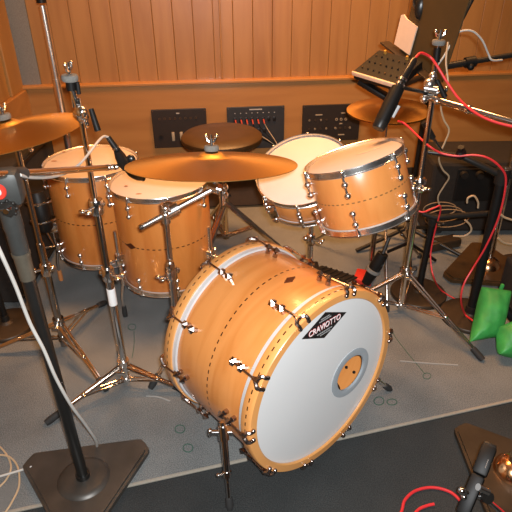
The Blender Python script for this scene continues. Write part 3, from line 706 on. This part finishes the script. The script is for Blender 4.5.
# ------------------------------------------------------------------ microphone stands
def tri_base(name_root, base, rot, side, mat, dome, z=0.0, dome_mat=None, zc=0.0):
    cr = .085*side/.38; R_ = side/math.sqrt(3)
    poly = []
    for k in range(3):
        a = rot+k*2*PI/3; c = V((math.cos(a), math.sin(a), 0)); s = V((-c.y, c.x, 0))
        for q in (-1.6, -1.2, 0, 1.2, 1.6):
            cut = .020*side/.38; pt = c*(R_-cut-(.012 if abs(q) > 1.5 else (.002 if abs(q) > 1 else 0)))+s*(q*cut)
            poly.append((pt.x, pt.y))
    mt = Mx.Translation(V((base[0], base[1], z)))
    mb = MB().prism(poly, .008, .024, mt)
    b2 = [(x*.93, y*.93) for x, y in poly]; mb.prism(b2, .022, .030, mt)
    bs = mb.build('base', mat, name_root, smooth=False)
    for k in range(3):
        a = rot+k*2*PI/3; p = V((base[0]+math.cos(a)*R_*.78, base[1]+math.sin(a)*R_*.78, z))
        MB().tube([p, p+V((0, 0, .012))], .016, 12).build('rubber_foot', M['rubber'], bs)
    if dome == 'disc': prof = [(.0, .040), (.030, .040), (.060, .040), (.072, .036), (.079, .028)]
    else: prof = [(.0, .075), (.02, .074), (.04, .064), (.055, .045), (.060, .028)]
    MB().lathe(prof, mt, 40).build('hub', dome_mat or mat, name_root)
# foreground left
G = V((-.524, 1.086, 0))
g = thing('microphone_stand', 'heavy grey and black boom microphone stand on triangular base, left foreground', 'microphone stand', loc=G, group='microphone stands')
tri_base(g, G, math.radians(-81), .40, M['base_iron'], 'disc')
gp0 = G+V((0, 0, .035)); gp1 = P(2.5, 187, 1.06); gd = (gp1-gp0); gl = gd.length; gd.normalize()
ga = lambda z: gp0+gd*z
MB().tube([ga(0), ga(.74)], .0158, 18).tube([ga(0), ga(.02)], .021, 16).build('pole', M['black_gloss'], g)
MB().tube([ga(.722), ga(.79)], [.0175, .0190], 18).tube([ga(.785), ga(.794)], .0205, 18).build('collar', M['cast_tan'], g)
MB().tube([ga(.79), ga(.80), ga(.85), ga(.855), ga(.92)], [.018, .0198, .0200, .0215, .0205], 18).build('swivel_post', M['cast_grey'], g)
hd = ga(gl); e_ = P(116, 167, 1.60); bs_ = P(12, 174, 1.07); bd_ = (e_-bs_).normalized()
MB().box((0, 0, 0), (.080, .055, .078), frame(hd, gd, V((1, .2, 0))), .016).build('swivel_head', M['cast_grey'], g)
mtb = frame(hd+V((.006, -.029, .002)), V((0, -1, .12)), V((1, .0, 0)))
bdg = MB().lathe([(0, .004), (.0115, .004), (.0125, .002), (.0125, -.004)], mtb @ Mx.Diagonal(V((1, 1.3, 1, 1))), 24).build('badge', M['red_badge'], g)
MB().lathe([(0, .0052), (.0048, .0052), (.0058, .003)], mtb @ Mx.Diagonal(V((1, 1.3, 1, 1))), 14).build('badge_centre', M['silver'], bdg)
kn = P(9, 208, 1.035)
mb = MB().tube([kn+V((0, .03, 0)), kn+V((0, -.008, 0))], .0165, 10)
for i in range(8): mb.ball(kn+V((.0165*math.cos(i*PI/4), -.002, .0165*math.sin(i*PI/4))), .004)
kb = mb.build('clutch_knob', M['black_metal'], g)
MB().tube([kn+V((0, -.006, 0)), kn+V((0, -.018, 0))], .006, 10).tube([kn+V((-.012, -.012, 0)), kn+V((.012, -.012, .004))], .0035, 8).build('bolt', M['chrome'], kb)
MB().tube([bs_, bs_+bd_*.045], .014, 14).build('boom_sleeve', M['cast_grey'], g)
bo = MB().tube([bs_-bd_*.15, e_-bd_*.06], .0085, 14).tube([e_-bd_*.07, e_], .006, 10).build('boom_arm', M['copper_chrome'], g)
for f in (.0, .035, .065): MB().tube([e_-bd_*(f+.008), e_-bd_*(f-.004)], .0095, 12).build('boom_ring', M['chrome'], bo)
# microphone on the right floor tom
tm = thing('microphone', 'black clip microphone over the floor toms at the boom end', 'microphone', loc=e_, group='microphones on the drums')
m0 = P(108, 137, 1.62); m1 = P(117, 150, 1.62); m2 = P(131, 160, 1.66); m3 = P(126, 168, 1.66)
MB().tube([m0, m0.lerp(m1, .6), m1], [.008, .0095, .0095], 12).build('plug', M['black_metal'], tm)
MB().tube([m1, m1.lerp(m3, .35), m1.lerp(m3, .7), m3], [.011, .017, .019, .014], 14).ball(m2, .014, (1.1, .8, 1.3)).build('body', M['black_gloss'], tm)
MB().tube(spline([m3, P(130, 174, 1.68), P(137, 178, 1.72), P(143, 178.5, 1.76)], 5), [.008]*15+[.010], 10).build('clip', M['black_metal'], tm)
MB().tube([m1.lerp(m0, .1), m1.lerp(m0, .2)], .0115, 12).build('ring', M['chrome'], tm)
cable('microphone_cable', [P(20, 175, 1.07), P(31, 177.5, 1.13), P(47, 177.5, 1.22), P(59, 175.5, 1.30), P(69, 171.5, 1.37), P(80, 163.5, 1.43), P(90, 152, 1.50), P(98, 141.5, 1.56), P(103.5, 136.5, 1.60), m0], .0036, M['white_cable'], 'pale cable along the left boom arm up to the clip microphone')
cable('microphone_cable', [P(-6, 238, .95), P(4, 260, .97), P(16, 287, 1.0), P(30, 323, 1.025), P(44, 350, 1.035), P(56, 378, 1.045), P(71, 405, 1.07), P(85, 424, 1.12), P(95, 439, 1.17), PZ(97, 446, .035)], .0043, M['white_cable'], 'white cable hanging down along the left foreground stand pole')
# foreground right
A = PZ(459, 431, -.006); K = PZ(514, 469, .03); K.z = 0
k_ = thing('microphone_stand', 'brown triangular stand base with shiny dome, bottom right corner', 'microphone stand', loc=(K.x, K.y, -.006), group='microphone stands')
tri_base(k_, K, math.atan2(A.y-K.y, A.x-K.x), .40, M['base_brown'], 'dome', z=-.006, dome_mat=M['copper'])
MB().tube([K+V((0, 0, .06)), K+V((0, 0, 1.2))], .0155, 14).build('pole', M['black_gloss'], k_)
MB().tube([K+V((0, 0, .05)), K+V((0, 0, .09))], .024, 16).build('pole_collar', M['chrome'], k_)
# microphone with clamp hanging low, near the corner
km = thing('microphone', 'dark flat-sided microphone on a chrome clamp, bottom right foreground', 'microphone', loc=P(475, 490, 1.0), group='microphones on the drums')
f0 = P(490, 446, 1.06); f1 = P(479, 475, 1.0); f2 = P(462, 515, .93)
MB().bar(f0, f1, .040, .032, bev=.007).build('body', M['black'], km)
MB().bar(f0.lerp(f1, -.08), f0.lerp(f1, .12), .035, .028, bev=.006).build('grille', M['black_metal'], km)
MB().bar(f1, f2, .036, .032, bev=.007).build('rear_body', M['black'], km)
mb = MB(); cp = f1.lerp(f2, .28); mb.tube([P(462, 491, .965), P(486, 499, .965)], .0075, 10).ball(P(462, 491, .96), .012).ball(P(464, 497, .955), .009)
mb.tube([P(484, 498, .965), P(500, 512, .95), P(506, 520, .94)], .006, 10).tube([P(478, 487, .955), P(488, 492, .955)], .010, 10); mb.build('clamp', M['chrome'], km)
MB().lathe([(0, .008), (.017, .008), (.019, -.006)], frame(P(487, 497, .96), V((.2, -1, .5))), 16).build('clamp_knob', M['black_metal'], km)
for i in range(5):
    pp = f0.lerp(f1, .38+.06*i); MB().box((0, 0, 0), (.0012, .003, .004), Mx.Translation(pp+V((-.004, -.021, .012)))).build('small_print', M['text_grey'], km)
cable('microphone_cable', [PZ(398, 520), PZ(402, 510), PZ(405, 500), PZ(415, 491), PZ(432, 487.5), PZ(450, 492), PZ(462, 503), PZ(470, 516)], .0045, M['red'], 'red cable loop on the dark carpet at the bottom right')
cable('microphone_cable', [PZ(410, 520), PZ(418, 510), PZ(426, 506), PZ(434, 504)], .0045, M['red'], 'short red cable end lying inside the red loop, bottom edge')
cable('microphone_cable', [P(484, 497, .99), P(492, 503, .97), P(502, 511, .96), P(510, 520, .95)], .0045, M['red'], 'red cable behind the chrome clamp at the bottom right corner')
# disc-based black stands behind
def disc_stand(base, Rd, pole_top, label, pr=.013, mat='base_brown', z=0):
    t = thing('microphone_stand', label, 'microphone stand', loc=base, group='microphone stands')
    MB().lathe([(0, .034), (.02, .034), (.03, .024), (Rd*.8, .020), (Rd-.004, .016), (Rd, .010), (Rd, 0)], Mx.Translation(V(base)), 44).build('base', M[mat], t)
    MB().tube([V(base)+V((0, 0, .02)), V(pole_top)], pr, 14).build('pole', M['black'], t)
    MB().tube([V(base)+V((0, 0, .03)), V(base)+V((0, 0, .06))], pr*1.35, 14).build('pole_collar', M['black_metal'], t)
    return t
d1b = PZ(418, 294); d1t = V((d1b.x, d1b.y, 0))+V((.01, .0, .38))
d1 = disc_stand(d1b, .125, d1t, 'black stand on round brown disc behind the right cymbal stand legs', .0145)
mb = clamp(MB(), d1t, .02, V((.5, -.85, 0)).normalized()); mb.build('boom_clamp', M['black_metal'], d1)
bo = MB().tube([d1t+V((-.05, 0, .03)), d1t+V((.0, -.01, .015)), P(494, 213, 2.08)], [.010, .0125, .0125], 12).build('boom_arm', M['black_metal'], d1)
d2b = PZ(472, 321); d2b.x = .915; d2b.y = 1.90; d2t = P(499, 176, 1.90); d2t.x = max(d2t.x, d2b.x-.03)
d2 = disc_stand(d2b, .125, V((d2b.x, d2b.y, d2t.z)), 'thick black stand pole on round brown disc beside the green sandbags', .0185)
tp = V((d2b.x, d2b.y, d2t.z))
MB().tube([tp+V((0, 0, -.03)), tp+V((0, 0, .03))], .026, 14).build('boom_clamp', M['black_metal'], d2)
bo = MB().tube([tp+V((.09, .0, 0)), tp, P(461, 156, 1.93), P(428, 152, 1.97)], [.013, .013, .011, .009], 12).build('boom_arm', M['black_metal'], d2)
MB().ball(P(461, 154, 1.91), .02, (1, .8, 1.1)).tube([P(461, 154, 1.91), P(461, 147, 1.90)], .012, 10).build('boom_knob', M['black'], bo)
# boom drooping behind the chrome pole with pencil microphone
pm = thing('microphone', 'thin dark microphone drooping behind the right chrome stand', 'microphone', loc=P(432, 140, 2.05), group='microphones on the drums')
MB().tube([P(424, 122, 2.05), P(433, 138, 2.05)], [.012, .012], 12).build('body', M['black_metal'], pm); MB().tube([P(433, 138, 2.05), P(442, 151, 2.05)], [.007, .005], 10).build('plug', M['chrome_dk'], pm)
# far triangular base
TBs = V((1.125, 2.27, 0)); far = thing('microphone_stand', 'brown triangular stand base with bright hub, behind the green sandbags', 'microphone stand', loc=TBs, group='microphone stands')
c3 = PZ(446, 281)
tri_base(far, TBs, math.atan2(c3.y-TBs.y, c3.x-TBs.x), .46, plain('rusty_iron_base', (.085, .048, .020), .4, .4, .3, 14), 'dome', dome_mat=M['copper'])
MB().tube([TBs+V((0, 0, .06)), TBs+V((0, 0, .9))], .014, 14).build('pole', M['chrome'], far)
# tripod black stand carrying the mixer
XB = V((.80, 2.56, 0))
xs = thing('microphone_stand', 'black tripod stand behind the hi-hat, carrying the small mixer', 'microphone stand', loc=XB, group='microphone stands')
MB().tube([XB+V((0, 0, .05)), XB+V((0, 0, .90))], .0155, 12).build('pole', M['black'], xs)
for a in (-160, -100, -35, 30, 150):
    a = math.radians(a); MB().tube([XB+V((0, 0, .09)), XB+V((.30*math.cos(a), .30*math.sin(a), .012))], .0105, 10).build('leg', M['black_metal'], xs)
MB().tube([XB+V((0, 0, .05)), XB+V((0, 0, .13))], .026, 14).build('leg_hub', M['copper_chrome'], xs)
# mixer
c0 = P(353, 71, 2.30); c1 = P(397, 84, 2.15); c2_ = P(376, 49, 2.42); c3_ = c1+(c2_-c0)
xx = (c1-c0).normalized(); yy = (c2_-c0); yy = (yy-xx*yy.dot(xx)); dy = yy.length; yy.normalize(); zz_ = xx.cross(yy); dx = (c1-c0).length
if zz_.z < 0: zz_ = -zz_
mm = Mx((xx, yy, zz_)).transposed().to_4x4(); mm.translation = (c0+c1)/2+yy*dy/2-zz_*.018
mx = thing('headphone_mixer', 'small dark mixer box with knobs and a pale front edge, upper right', 'mixer', mat=mm)
MB().box((0, 0, 0), (dx, dy, .036), None, .004).build('case', M['black'], mx, local=True, smooth=False)
MB().box((0, -dy/2-.003, .010), (dx+.006, .008, .018), None, .003).build('front_edge', M['wood_edge'], mx, local=True)
for i in range(7):
    for j in range(3):
        MB().lathe([(0, .025), (.003, .025), (.0038, .018)], Mx.Translation(V((-dx*.4+i*dx*.13, -dy*.3+j*dy*.27, 0))), 10).build('knob', M['black_gloss' if (i+2*j) % 4 else 'jack_ring'], mx, local=True)
for i in range(2): MB().lathe([(0, .032), (.005, .032), (.0065, .018)], Mx.Translation(V((-dx*.30+i*dx*.5, dy*.42, 0))), 12).build('top_knob', M['gold'], mx, local=True)
MB().bar(P(360, 81, 2.33), P(388, 98, 2.26), .05, .02, bev=.004).build('bottom_plate', M['black'], mx)
hk = mm @ V((.0, -.0, -.02))
MB().tube([mm @ V((-dx*.3, -dy*.2, -.018)), mm @ V((-dx*.28, -dy*.2, -.05)), mm @ V((dx*.3, 0, -.055)), V((XB.x, XB.y, .88))], .012, 10).build('bracket', M['black_metal'], mx)
# music stand desk with card
q0 = P(389, 41, 2.50); q1 = P(436, 78, 2.20)
ux = (q1-q0).normalized(); A0 = (q0+q1)/2; d = ray(428, 0); B0 = CO+d*((A0-CO).dot(ux)/d.dot(ux)); upv = (B0-A0).normalized()
nz = ux.cross(upv); sgn = 1 if nz.dot(CO-A0) > 0 else -1
dm = Mx((ux, upv, nz)).transposed().to_4x4(); dm.translation = A0; DI = dm.inverted()
ms = thing('music_stand', 'dark brown music stand desk leaning back at the upper right', 'music stand', mat=dm)
dl = (q1-q0).length
MB().box((dl*.19, .17, 0), (dl*.86, .34, .006), None, .002).build('desk', M['stand_plate'], ms, local=True, smooth=False)
MB().box((dl*.04, -.004, sgn*.02), (dl*1.1, .008, .045), None, .002).build('lip', M['base_brown'], ms, local=True, smooth=False)
mp_ = dm @ V((dl*.1, .16, -sgn*.012)); nb = -nz*sgn; nb.z = 0; nb.normalize(); mq = mp_+nb*.06
MB().tube([mp_, V((mq.x, mq.y, mp_.z-.14)), V((mq.x, mq.y, .02))], .011, 10).build('pole', M['black'], ms)
for a in (20, 140, 260):
    a = math.radians(a); MB().tube([V((mq.x, mq.y, .14)), V((mq.x+.17*math.cos(a), mq.y+.14*math.sin(a), .01))], .008, 8).build('leg', M['black'], ms)
def desk_px(u, v):
    o = DI @ CO; d = DI.to_3x3() @ ray(u, v); q = o-d*((o.z-sgn*.009)/d.z); return (q.x, q.y)
cpoly = [desk_px(*q) for q in ((394.5, 44), (401.5, 15), (404, 14.5), (407, 19), (417.5, 27), (409.5, 55))]
pc = MB().prism(cpoly, sgn*.006, sgn*.011, dm).build('card', M['paper'], smooth=False)
tag(pc, 'pale blank card standing on the lip of the music stand', 'paper')
hp_ = thing('headphones', 'black headphone cup hanging at the top of the music stand desk', 'headphones', loc=P(424, 8, 2.33))
MB().ball((0, 0, 0), .04, (.75, .5, 1.2), Mx.Translation(P(422, 8, 2.33)), 16).build('cup', M['black_gloss'], hp_); MB().tube(spline([P(418, 14, 2.33), P(414, 2, 2.34), P(420, -12, 2.35), P(430, -14, 2.35)], 5), .008, 8).build('headband', M['chrome_dk'], hp_)
# boom stand coming from the right with a diagonal pole
bs = thing('microphone_stand', 'black boom reaching in from the right edge, with a clutch knob', 'microphone stand', loc=V((1.45, 2.62, 0)), group='microphone stands')
z1 = P(512, 55, 2.25); z0 = P(441, 67, 2.22); dirb = (z1-z0).normalized(); z2 = z1+dirb*.3
MB().tube([z0, z0.lerp(z1, .45)], .0135, 12).tube([z0.lerp(z1, .4), z2], .0105, 12).build('boom_arm', M['black_metal'], bs)
MB().tube([z0.lerp(z1, .41)-dirb*.02, z0.lerp(z1, .41)+dirb*.02], .021, 14).ball(z0.lerp(z1, .41)+V((0, -.015, -.015)), .014).build('boom_clutch', M['black'], bs)
MB().tube([P(440, 62, 2.24), P(474, -4, 2.30), P(490, -36, 2.33)], .008, 10).build('upright_rod', M['black_metal'], bs)
MB().tube([V((z2.x, z2.y, .03)), V((z2.x, z2.y, z2.z+.03))], .014, 12).build('pole', M['black'], bs)
MB().lathe([(0, .03), (.03, .025), (.12, .018), (.125, 0)], Mx.Translation(V((z2.x, z2.y, 0))), 32).build('base', M['base_brown'], bs)
# rack tom microphone
rm = thing('microphone', 'stout black microphone pointing down at the rack tom head', 'microphone', loc=P(378, 128, 1.72), group='microphones on the drums')
r0 = P(378, 129, 1.735); r1 = P(398, 88, 1.80); r2 = P(406, 74, 1.825); r3 = P(415, 58, 1.85)
MB().tube([r0.lerp(r1, .18), r0.lerp(r1, .6), r1], [.0225, .0235, .021], 18).build('body', M['black'], rm)
MB().tube([r0, r0.lerp(r1, .03), r0.lerp(r1, .2)], [.019, .0215, .0222], 18).build('grille', M['black_metal'], rm)
MB().tube([r1, r2, r2.lerp(r3, .8), r3], [.014, .0125, .0125, .007], 14).build('plug', M['black_gloss'], rm)
MB().tube([r1.lerp(r2, .2), r1.lerp(r2, .35)], .0145, 14).tube([r1.lerp(r2, .5), r1.lerp(r2, .65)], .0145, 14).build('ring', M['chrome'], rm)
MB().tube([r0.lerp(r1, .3)+V((.03, .01, -.005)), r0.lerp(r1, .55)+V((.034, .01, -.002))], .006, 8).build('switch_rail', M['silver'], rm)
MB().tube([r1+V((.01, .01, 0)), P(424, 92, 1.93), V((RB.x-.02, RB.y, .93))], .0065, 10).build('clip_arm', M['black_metal'], rm)
cable('microphone_cable', [r3, P(421, 53, 1.87), P(430, 57, 1.88), P(437, 66, 1.86), P(447, 82, 1.83), P(459, 99, 1.79), P(474, 112, 1.74), P(492, 121, 1.70), P(515, 127, 1.66), P(540, 130, 1.62)], .0042, M['red'], 'red cable arching from the rack tom microphone to the right edge')
cable('microphone_cable', [P(398, 121, 2.05), P(405, 124, 2.05), P(420, 138, 1.99), P(429, 146, 1.93), P(441, 153, 1.92), P(457, 156, 1.90), P(473, 155, 1.885), P(488, 158, 1.87), P(501, 168, 1.86), P(506, 180, 1.86), P(502, 206, 1.86), P(495, 227, 1.86), P(484, 250, 1.86), P(473, 268, 1.86), P(464, 284, 1.84), P(461, 300, 1.83), PZ(465, 314, .03), PZ(472, 320, .035), PZ(480, 326, .025)], .0038, M['red'], 'long red cable running down the thick black stand pole at right')
cable('microphone_cable', [P(418, 211, 2.05), P(424, 212, 2.04), P(434, 208, 2.03), P(440, 206, 2.03), P(440, 213, 2.05), P(435, 231, 2.06), P(431, 251, 2.05), P(431, 264, 2.03), P(434, 278, 2.0), PZ(441, 290, .03), PZ(455, 299, .006), PZ(462, 303, .006)], .0033, M['red'], 'thin red cable hanging beside the disc stand behind the chrome stand')
cable('lead', [P(437, 66, 2.16), P(444, 56, 2.15), P(452, 42, 2.15), P(459, 32, 2.15), P(472, 31, 2.15), P(482, 40, 2.16), P(488, 53, 2.17), P(492, 60, 2.17), P(502, 60, 2.2)], .0036, M['white_cable'], 'grey cable arching over the black boom at the upper right')
cable('lead', [P(448, 42, 2.12), P(446, 62, 2.10), P(448, 84, 2.08), P(443, 98, 2.06), P(441, 108, 2.06), P(444, 120, 2.07), P(449, 130, 2.08), P(445, 142, 2.09), P(441, 151, 2.10), P(439, 160, 2.12), P(443, 170, 2.15), P(449, 177, 2.17), P(444, 186, 2.2), P(438, 197, 2.22), P(440, 207, 2.24)], .0035, M['beige_cable'], 'beige cable zigzagging down behind the right cymbal stand')
# equipment case in the back with coiled cable
ec = thing('equipment_case', 'large black equipment case in the dark back right corner', 'case', loc=(1.35, 2.78, 0))
MB().box((1.38, 2.80, .22), (.95, .34, .40), None, .02).build('body', M['case'], ec, smooth=False)
MB().box((1.38, 2.622, .30), (.70, .012, .18), None, .004).build('front_panel', M['black'], ec, smooth=False)
for x in (1.0, 1.76):
    for y in (2.68, 2.92): MB().tube([V((x, y, .03)), V((x, y, 0))], .025, 12).build('foot', M['rubber'], ec)
for i in range(3): MB().lathe([(0, .022), (.018, .022), (.022, .0)], frame(V((1.06+.08*i, 2.616, .36)), V((0, -1, 0))), 16).build('knob', M['black_metal'], ec)
pc_ = P(440, 212, 2.56)
for i in range(3):
    c = P(440+3*i, 209+4*i, 2.57-.008*i); rr = .085+.014*i
    cable('coiled_lead', [c+V((rr*math.cos(j*2*PI/12), -.008*i, rr*.45*math.sin(j*2*PI/12))) for j in range(13)], .0028, M['dull_cable'], ['inner', 'middle', 'outer'][i]+' beige loop of the coiled cable at the equipment case front', group='coiled beige leads at right')
cable('coiled_lead', [P(467, 196+7, 2.3), P(468, 198, 2.3), P(474, 196, 2.3), P(478, 202, 2.3), P(478, 208, 2.3)], .0045, M['beige_cable'], 'short bright beige hook of cable above the low black boom', group='coiled beige leads at right')
cable('coiled_lead', [P(465, 220, 2.3), P(470, 225, 2.3), P(471, 231, 2.3), P(464, 236, 2.3), P(453, 236, 2.3)], .0045, M['beige_cable'], 'beige curl of cable hanging under the low black boom', group='coiled beige leads at right')
cable('coiled_lead', [P(498, 238, 2.2), P(505, 243, 2.2), P(520, 245, 2.2)], .005, M['beige_cable'], 'beige cable stub right of the thick black pole, lower one', group='coiled beige leads at right')
cable('coiled_lead', [P(500, 214, 2.2), P(506, 218, 2.2), P(520, 222, 2.2)], .005, M['beige_cable'], 'beige cable stub right of the thick black pole, upper one', group='coiled beige leads at right')
# dark foot block
fb = MB().bar(PZ(428, 246, .03), PZ(458, 240, .03), .07, .05, bev=.012).build('stand_weight', M['base_brown']); tag(fb, 'dark brown weight block on the rug behind the disc stands', 'weight')
# green sandbag: two pouches and a strap
def pouch(BLc, BRc, TRc, TLc, th, name, parent):
    mb = MB(); N = 22; nrm = (BRc-BLc).cross(TLc-BLc).normalized(); g = {}
    if nrm.dot(CO-BLc) < 0: nrm = -nrm
    for sd in (1, -1):
        for i in range(N+1):
            for j in range(N+1):
                edge = i in (0, N) or j in (0, N)
                if edge and sd < 0: g[sd, i, j] = g[1, i, j]; continue
                u = 1-math.cos(PI*i/N); v = 1-math.cos(PI*j/N); u /= 2; v /= 2
                x, y = 2*u-1, 2*v-1
                uu = .5+(u-.5)*(1-.03*(1-y*y)); vv = .5+(v-.5)*(1-.02*(1-x*x))
                p = BLc*(1-uu)*(1-vv)+BRc*uu*(1-vv)+TRc*uu*vv+TLc*(1-uu)*vv
                h = ((1-x*x)*(1-y*y))**.36
                wr = 1+.04*math.sin(9*v+5*u)+.05*math.sin(26*v-13*u)*(1-v)**2+.02*math.sin(21*u+6*v)
                g[sd, i, j] = mb.bm.verts.new(p+nrm*(sd*th*h*wr))
    for sd in (1, -1):
        for i in range(N):
            for j in range(N):
                q = (g[sd, i, j], g[sd, i+1, j], g[sd, i+1, j+1], g[sd, i, j+1])
                mb.bm.faces.new(q if sd > 0 else q[::-1])
    return mb.build(name, M['green'], parent)
sc_ = PZ(492, 325)
sb = thing('sandbag', 'bright green saddle sandbag slumped on the rug at the right edge', 'sandbag', loc=sc_)
pouch(PZ(470, 342, .055), PZ(500, 337, .05), P(511, 291, 1.82), P(482, 287, 1.85), .050, 'pouch', sb)
pouch(PZ(500, 354, .045), P(520, 360, 1.62), P(524, 316, 1.70), P(498, 327, 1.70), .042, 'pouch', sb)
MB().bar(P(499, 293, 1.83), P(503, 284, 1.83), .014, .014, bev=.005).build('tie', M['green'], sb)
MB().bar(P(503, 306, 1.78), P(516, 322, 1.76), .045, .03, bev=.01).build('strap', M['black'], sb)
ab = thing('amplifier', 'dark box behind the sandbags cut off by the right edge', 'box', loc=(1.22, 1.97, 0))
MB().box((1.22, 1.98, .10), (.24, .2, .2), None, .012).build('body', M['case'], ab, smooth=False); MB().box((1.22, 1.875, .10), (.2, .012, .15), None, .003).build('front_panel', M['base_brown'], ab, smooth=False)

# ------------------------------------------------------------------ left side rest
tall = thing('microphone_stand', 'tall chrome stand pole rising behind the floor toms at upper left', 'microphone stand', loc=(-.91, 2.60, 0), group='microphone stands')
MB().lathe([(0, .03), (.03, .024), (.11, .018), (.115, 0)], Mx.Translation(V((-.91, 2.60, 0))), 36).build('base', M['base_brown'], tall)
MB().tube([V((-.91, 2.6, .02)), V((-.91, 2.6, .86))], .018, 14).build('lower_tube', M['satin'], tall)
MB().tube([V((-.91, 2.6, .85)), V((-.91, 2.6, 1.17))], .0155, 14).build('upper_tube', M['satin'], tall)
MB().tube([V((-.91, 2.6, 1.18)), V((-.91, 2.6, 1.225))], .021, 14).build('clutch', M['black'], tall)
MB().tube([V((-.91, 2.6, 1.20)), V((-.91, 2.6, 1.7))], .011, 14).build('top_tube', M['chrome'], tall)
ld = disc_stand(V((-1.06, 1.87, 0)), .115, V((-1.06, 1.87, 1.1)), 'black stand on round brown disc at the left wall', .013)
gb = thing('equipment_case', 'tall black equipment case along the left wall behind the crash stand', 'case', loc=(-1.10, 2.36, 0))  # added dark mass, covers the bright lower wall behind the crash stand
MB().box((-1.10, 2.38, .30), (.12, .74, .56), None, .012).build('body', M['case'], gb, smooth=False)
for y in (2.08, 2.68): MB().tube([V((-1.10, y, .025)), V((-1.10, y, 0))], .022, 12).build('foot', M['rubber'], gb)
for z in (.05, .55): MB().box((-1.038, 2.38, z), (.006, .74, .018), None, .002).build('edge_rail', M['black_metal'], gb, smooth=False)
# shock-mounted microphone between crash stand and left floor tom
sm = thing('microphone', 'black shock-mounted microphone left of the far floor tom', 'microphone', loc=P(40, 210, 2.05), group='microphones on the drums')
s0 = P(36, 192, 2.08); s1 = P(46, 232, 2.05)
MB().tube([s0, s0.lerp(s1, .1), s0.lerp(s1, .5), s0.lerp(s1, .9), s1], [.03, .036, .038, .034, .02], 18).build('body', M['black'], sm)
for f in (.25, .7):
    p = s0.lerp(s1, f); ax_ = (s1-s0).normalized(); mt = frame(p, ax_)
    MB().tube([mt @ V((.052*math.cos(i*2*PI/20), .052*math.sin(i*2*PI/20), 0)) for i in range(21)], .005, 8).build('mount_ring', M['chrome_dk'], sm)
MB().tube([s1, P(54, 246, 2.04), P(38, 250, 2.0), V((CB.x, CB.y+.02, .40))], .007, 8).build('mount_arm', M['chrome_dk'], sm)
# cable loops bottom-left
cable('floor_lead', [PZ(-8, 443, .004), PZ(0, 447, .004), PZ(8, 457, .004), PZ(11, 468, .004), PZ(6, 480, .004), PZ(-4, 490, .004)], .003, M['beige_cable'], 'small beige cable loop on the rug at the lower left edge', group='beige leads on the rug')
cable('floor_lead', [PZ(-6, 456, .009), PZ(2, 455, .009), PZ(11, 458, .009), PZ(18, 468, .009), PZ(19, 486, .009), PZ(12, 502, .009), PZ(3, 516, .009)], .003, M['beige_cable'], 'wider beige cable loop on the rug at the lower left corner', group='beige leads on the rug')
cable('floor_lead', [PZ(-6, 478, .016), PZ(8, 474, .016), PZ(28, 468, .016), PZ(31, 467, .03)], .0035, M['white_cable'], 'straight pale cable on the rug running to the left triangular base')
bpy.context.view_layer.update()
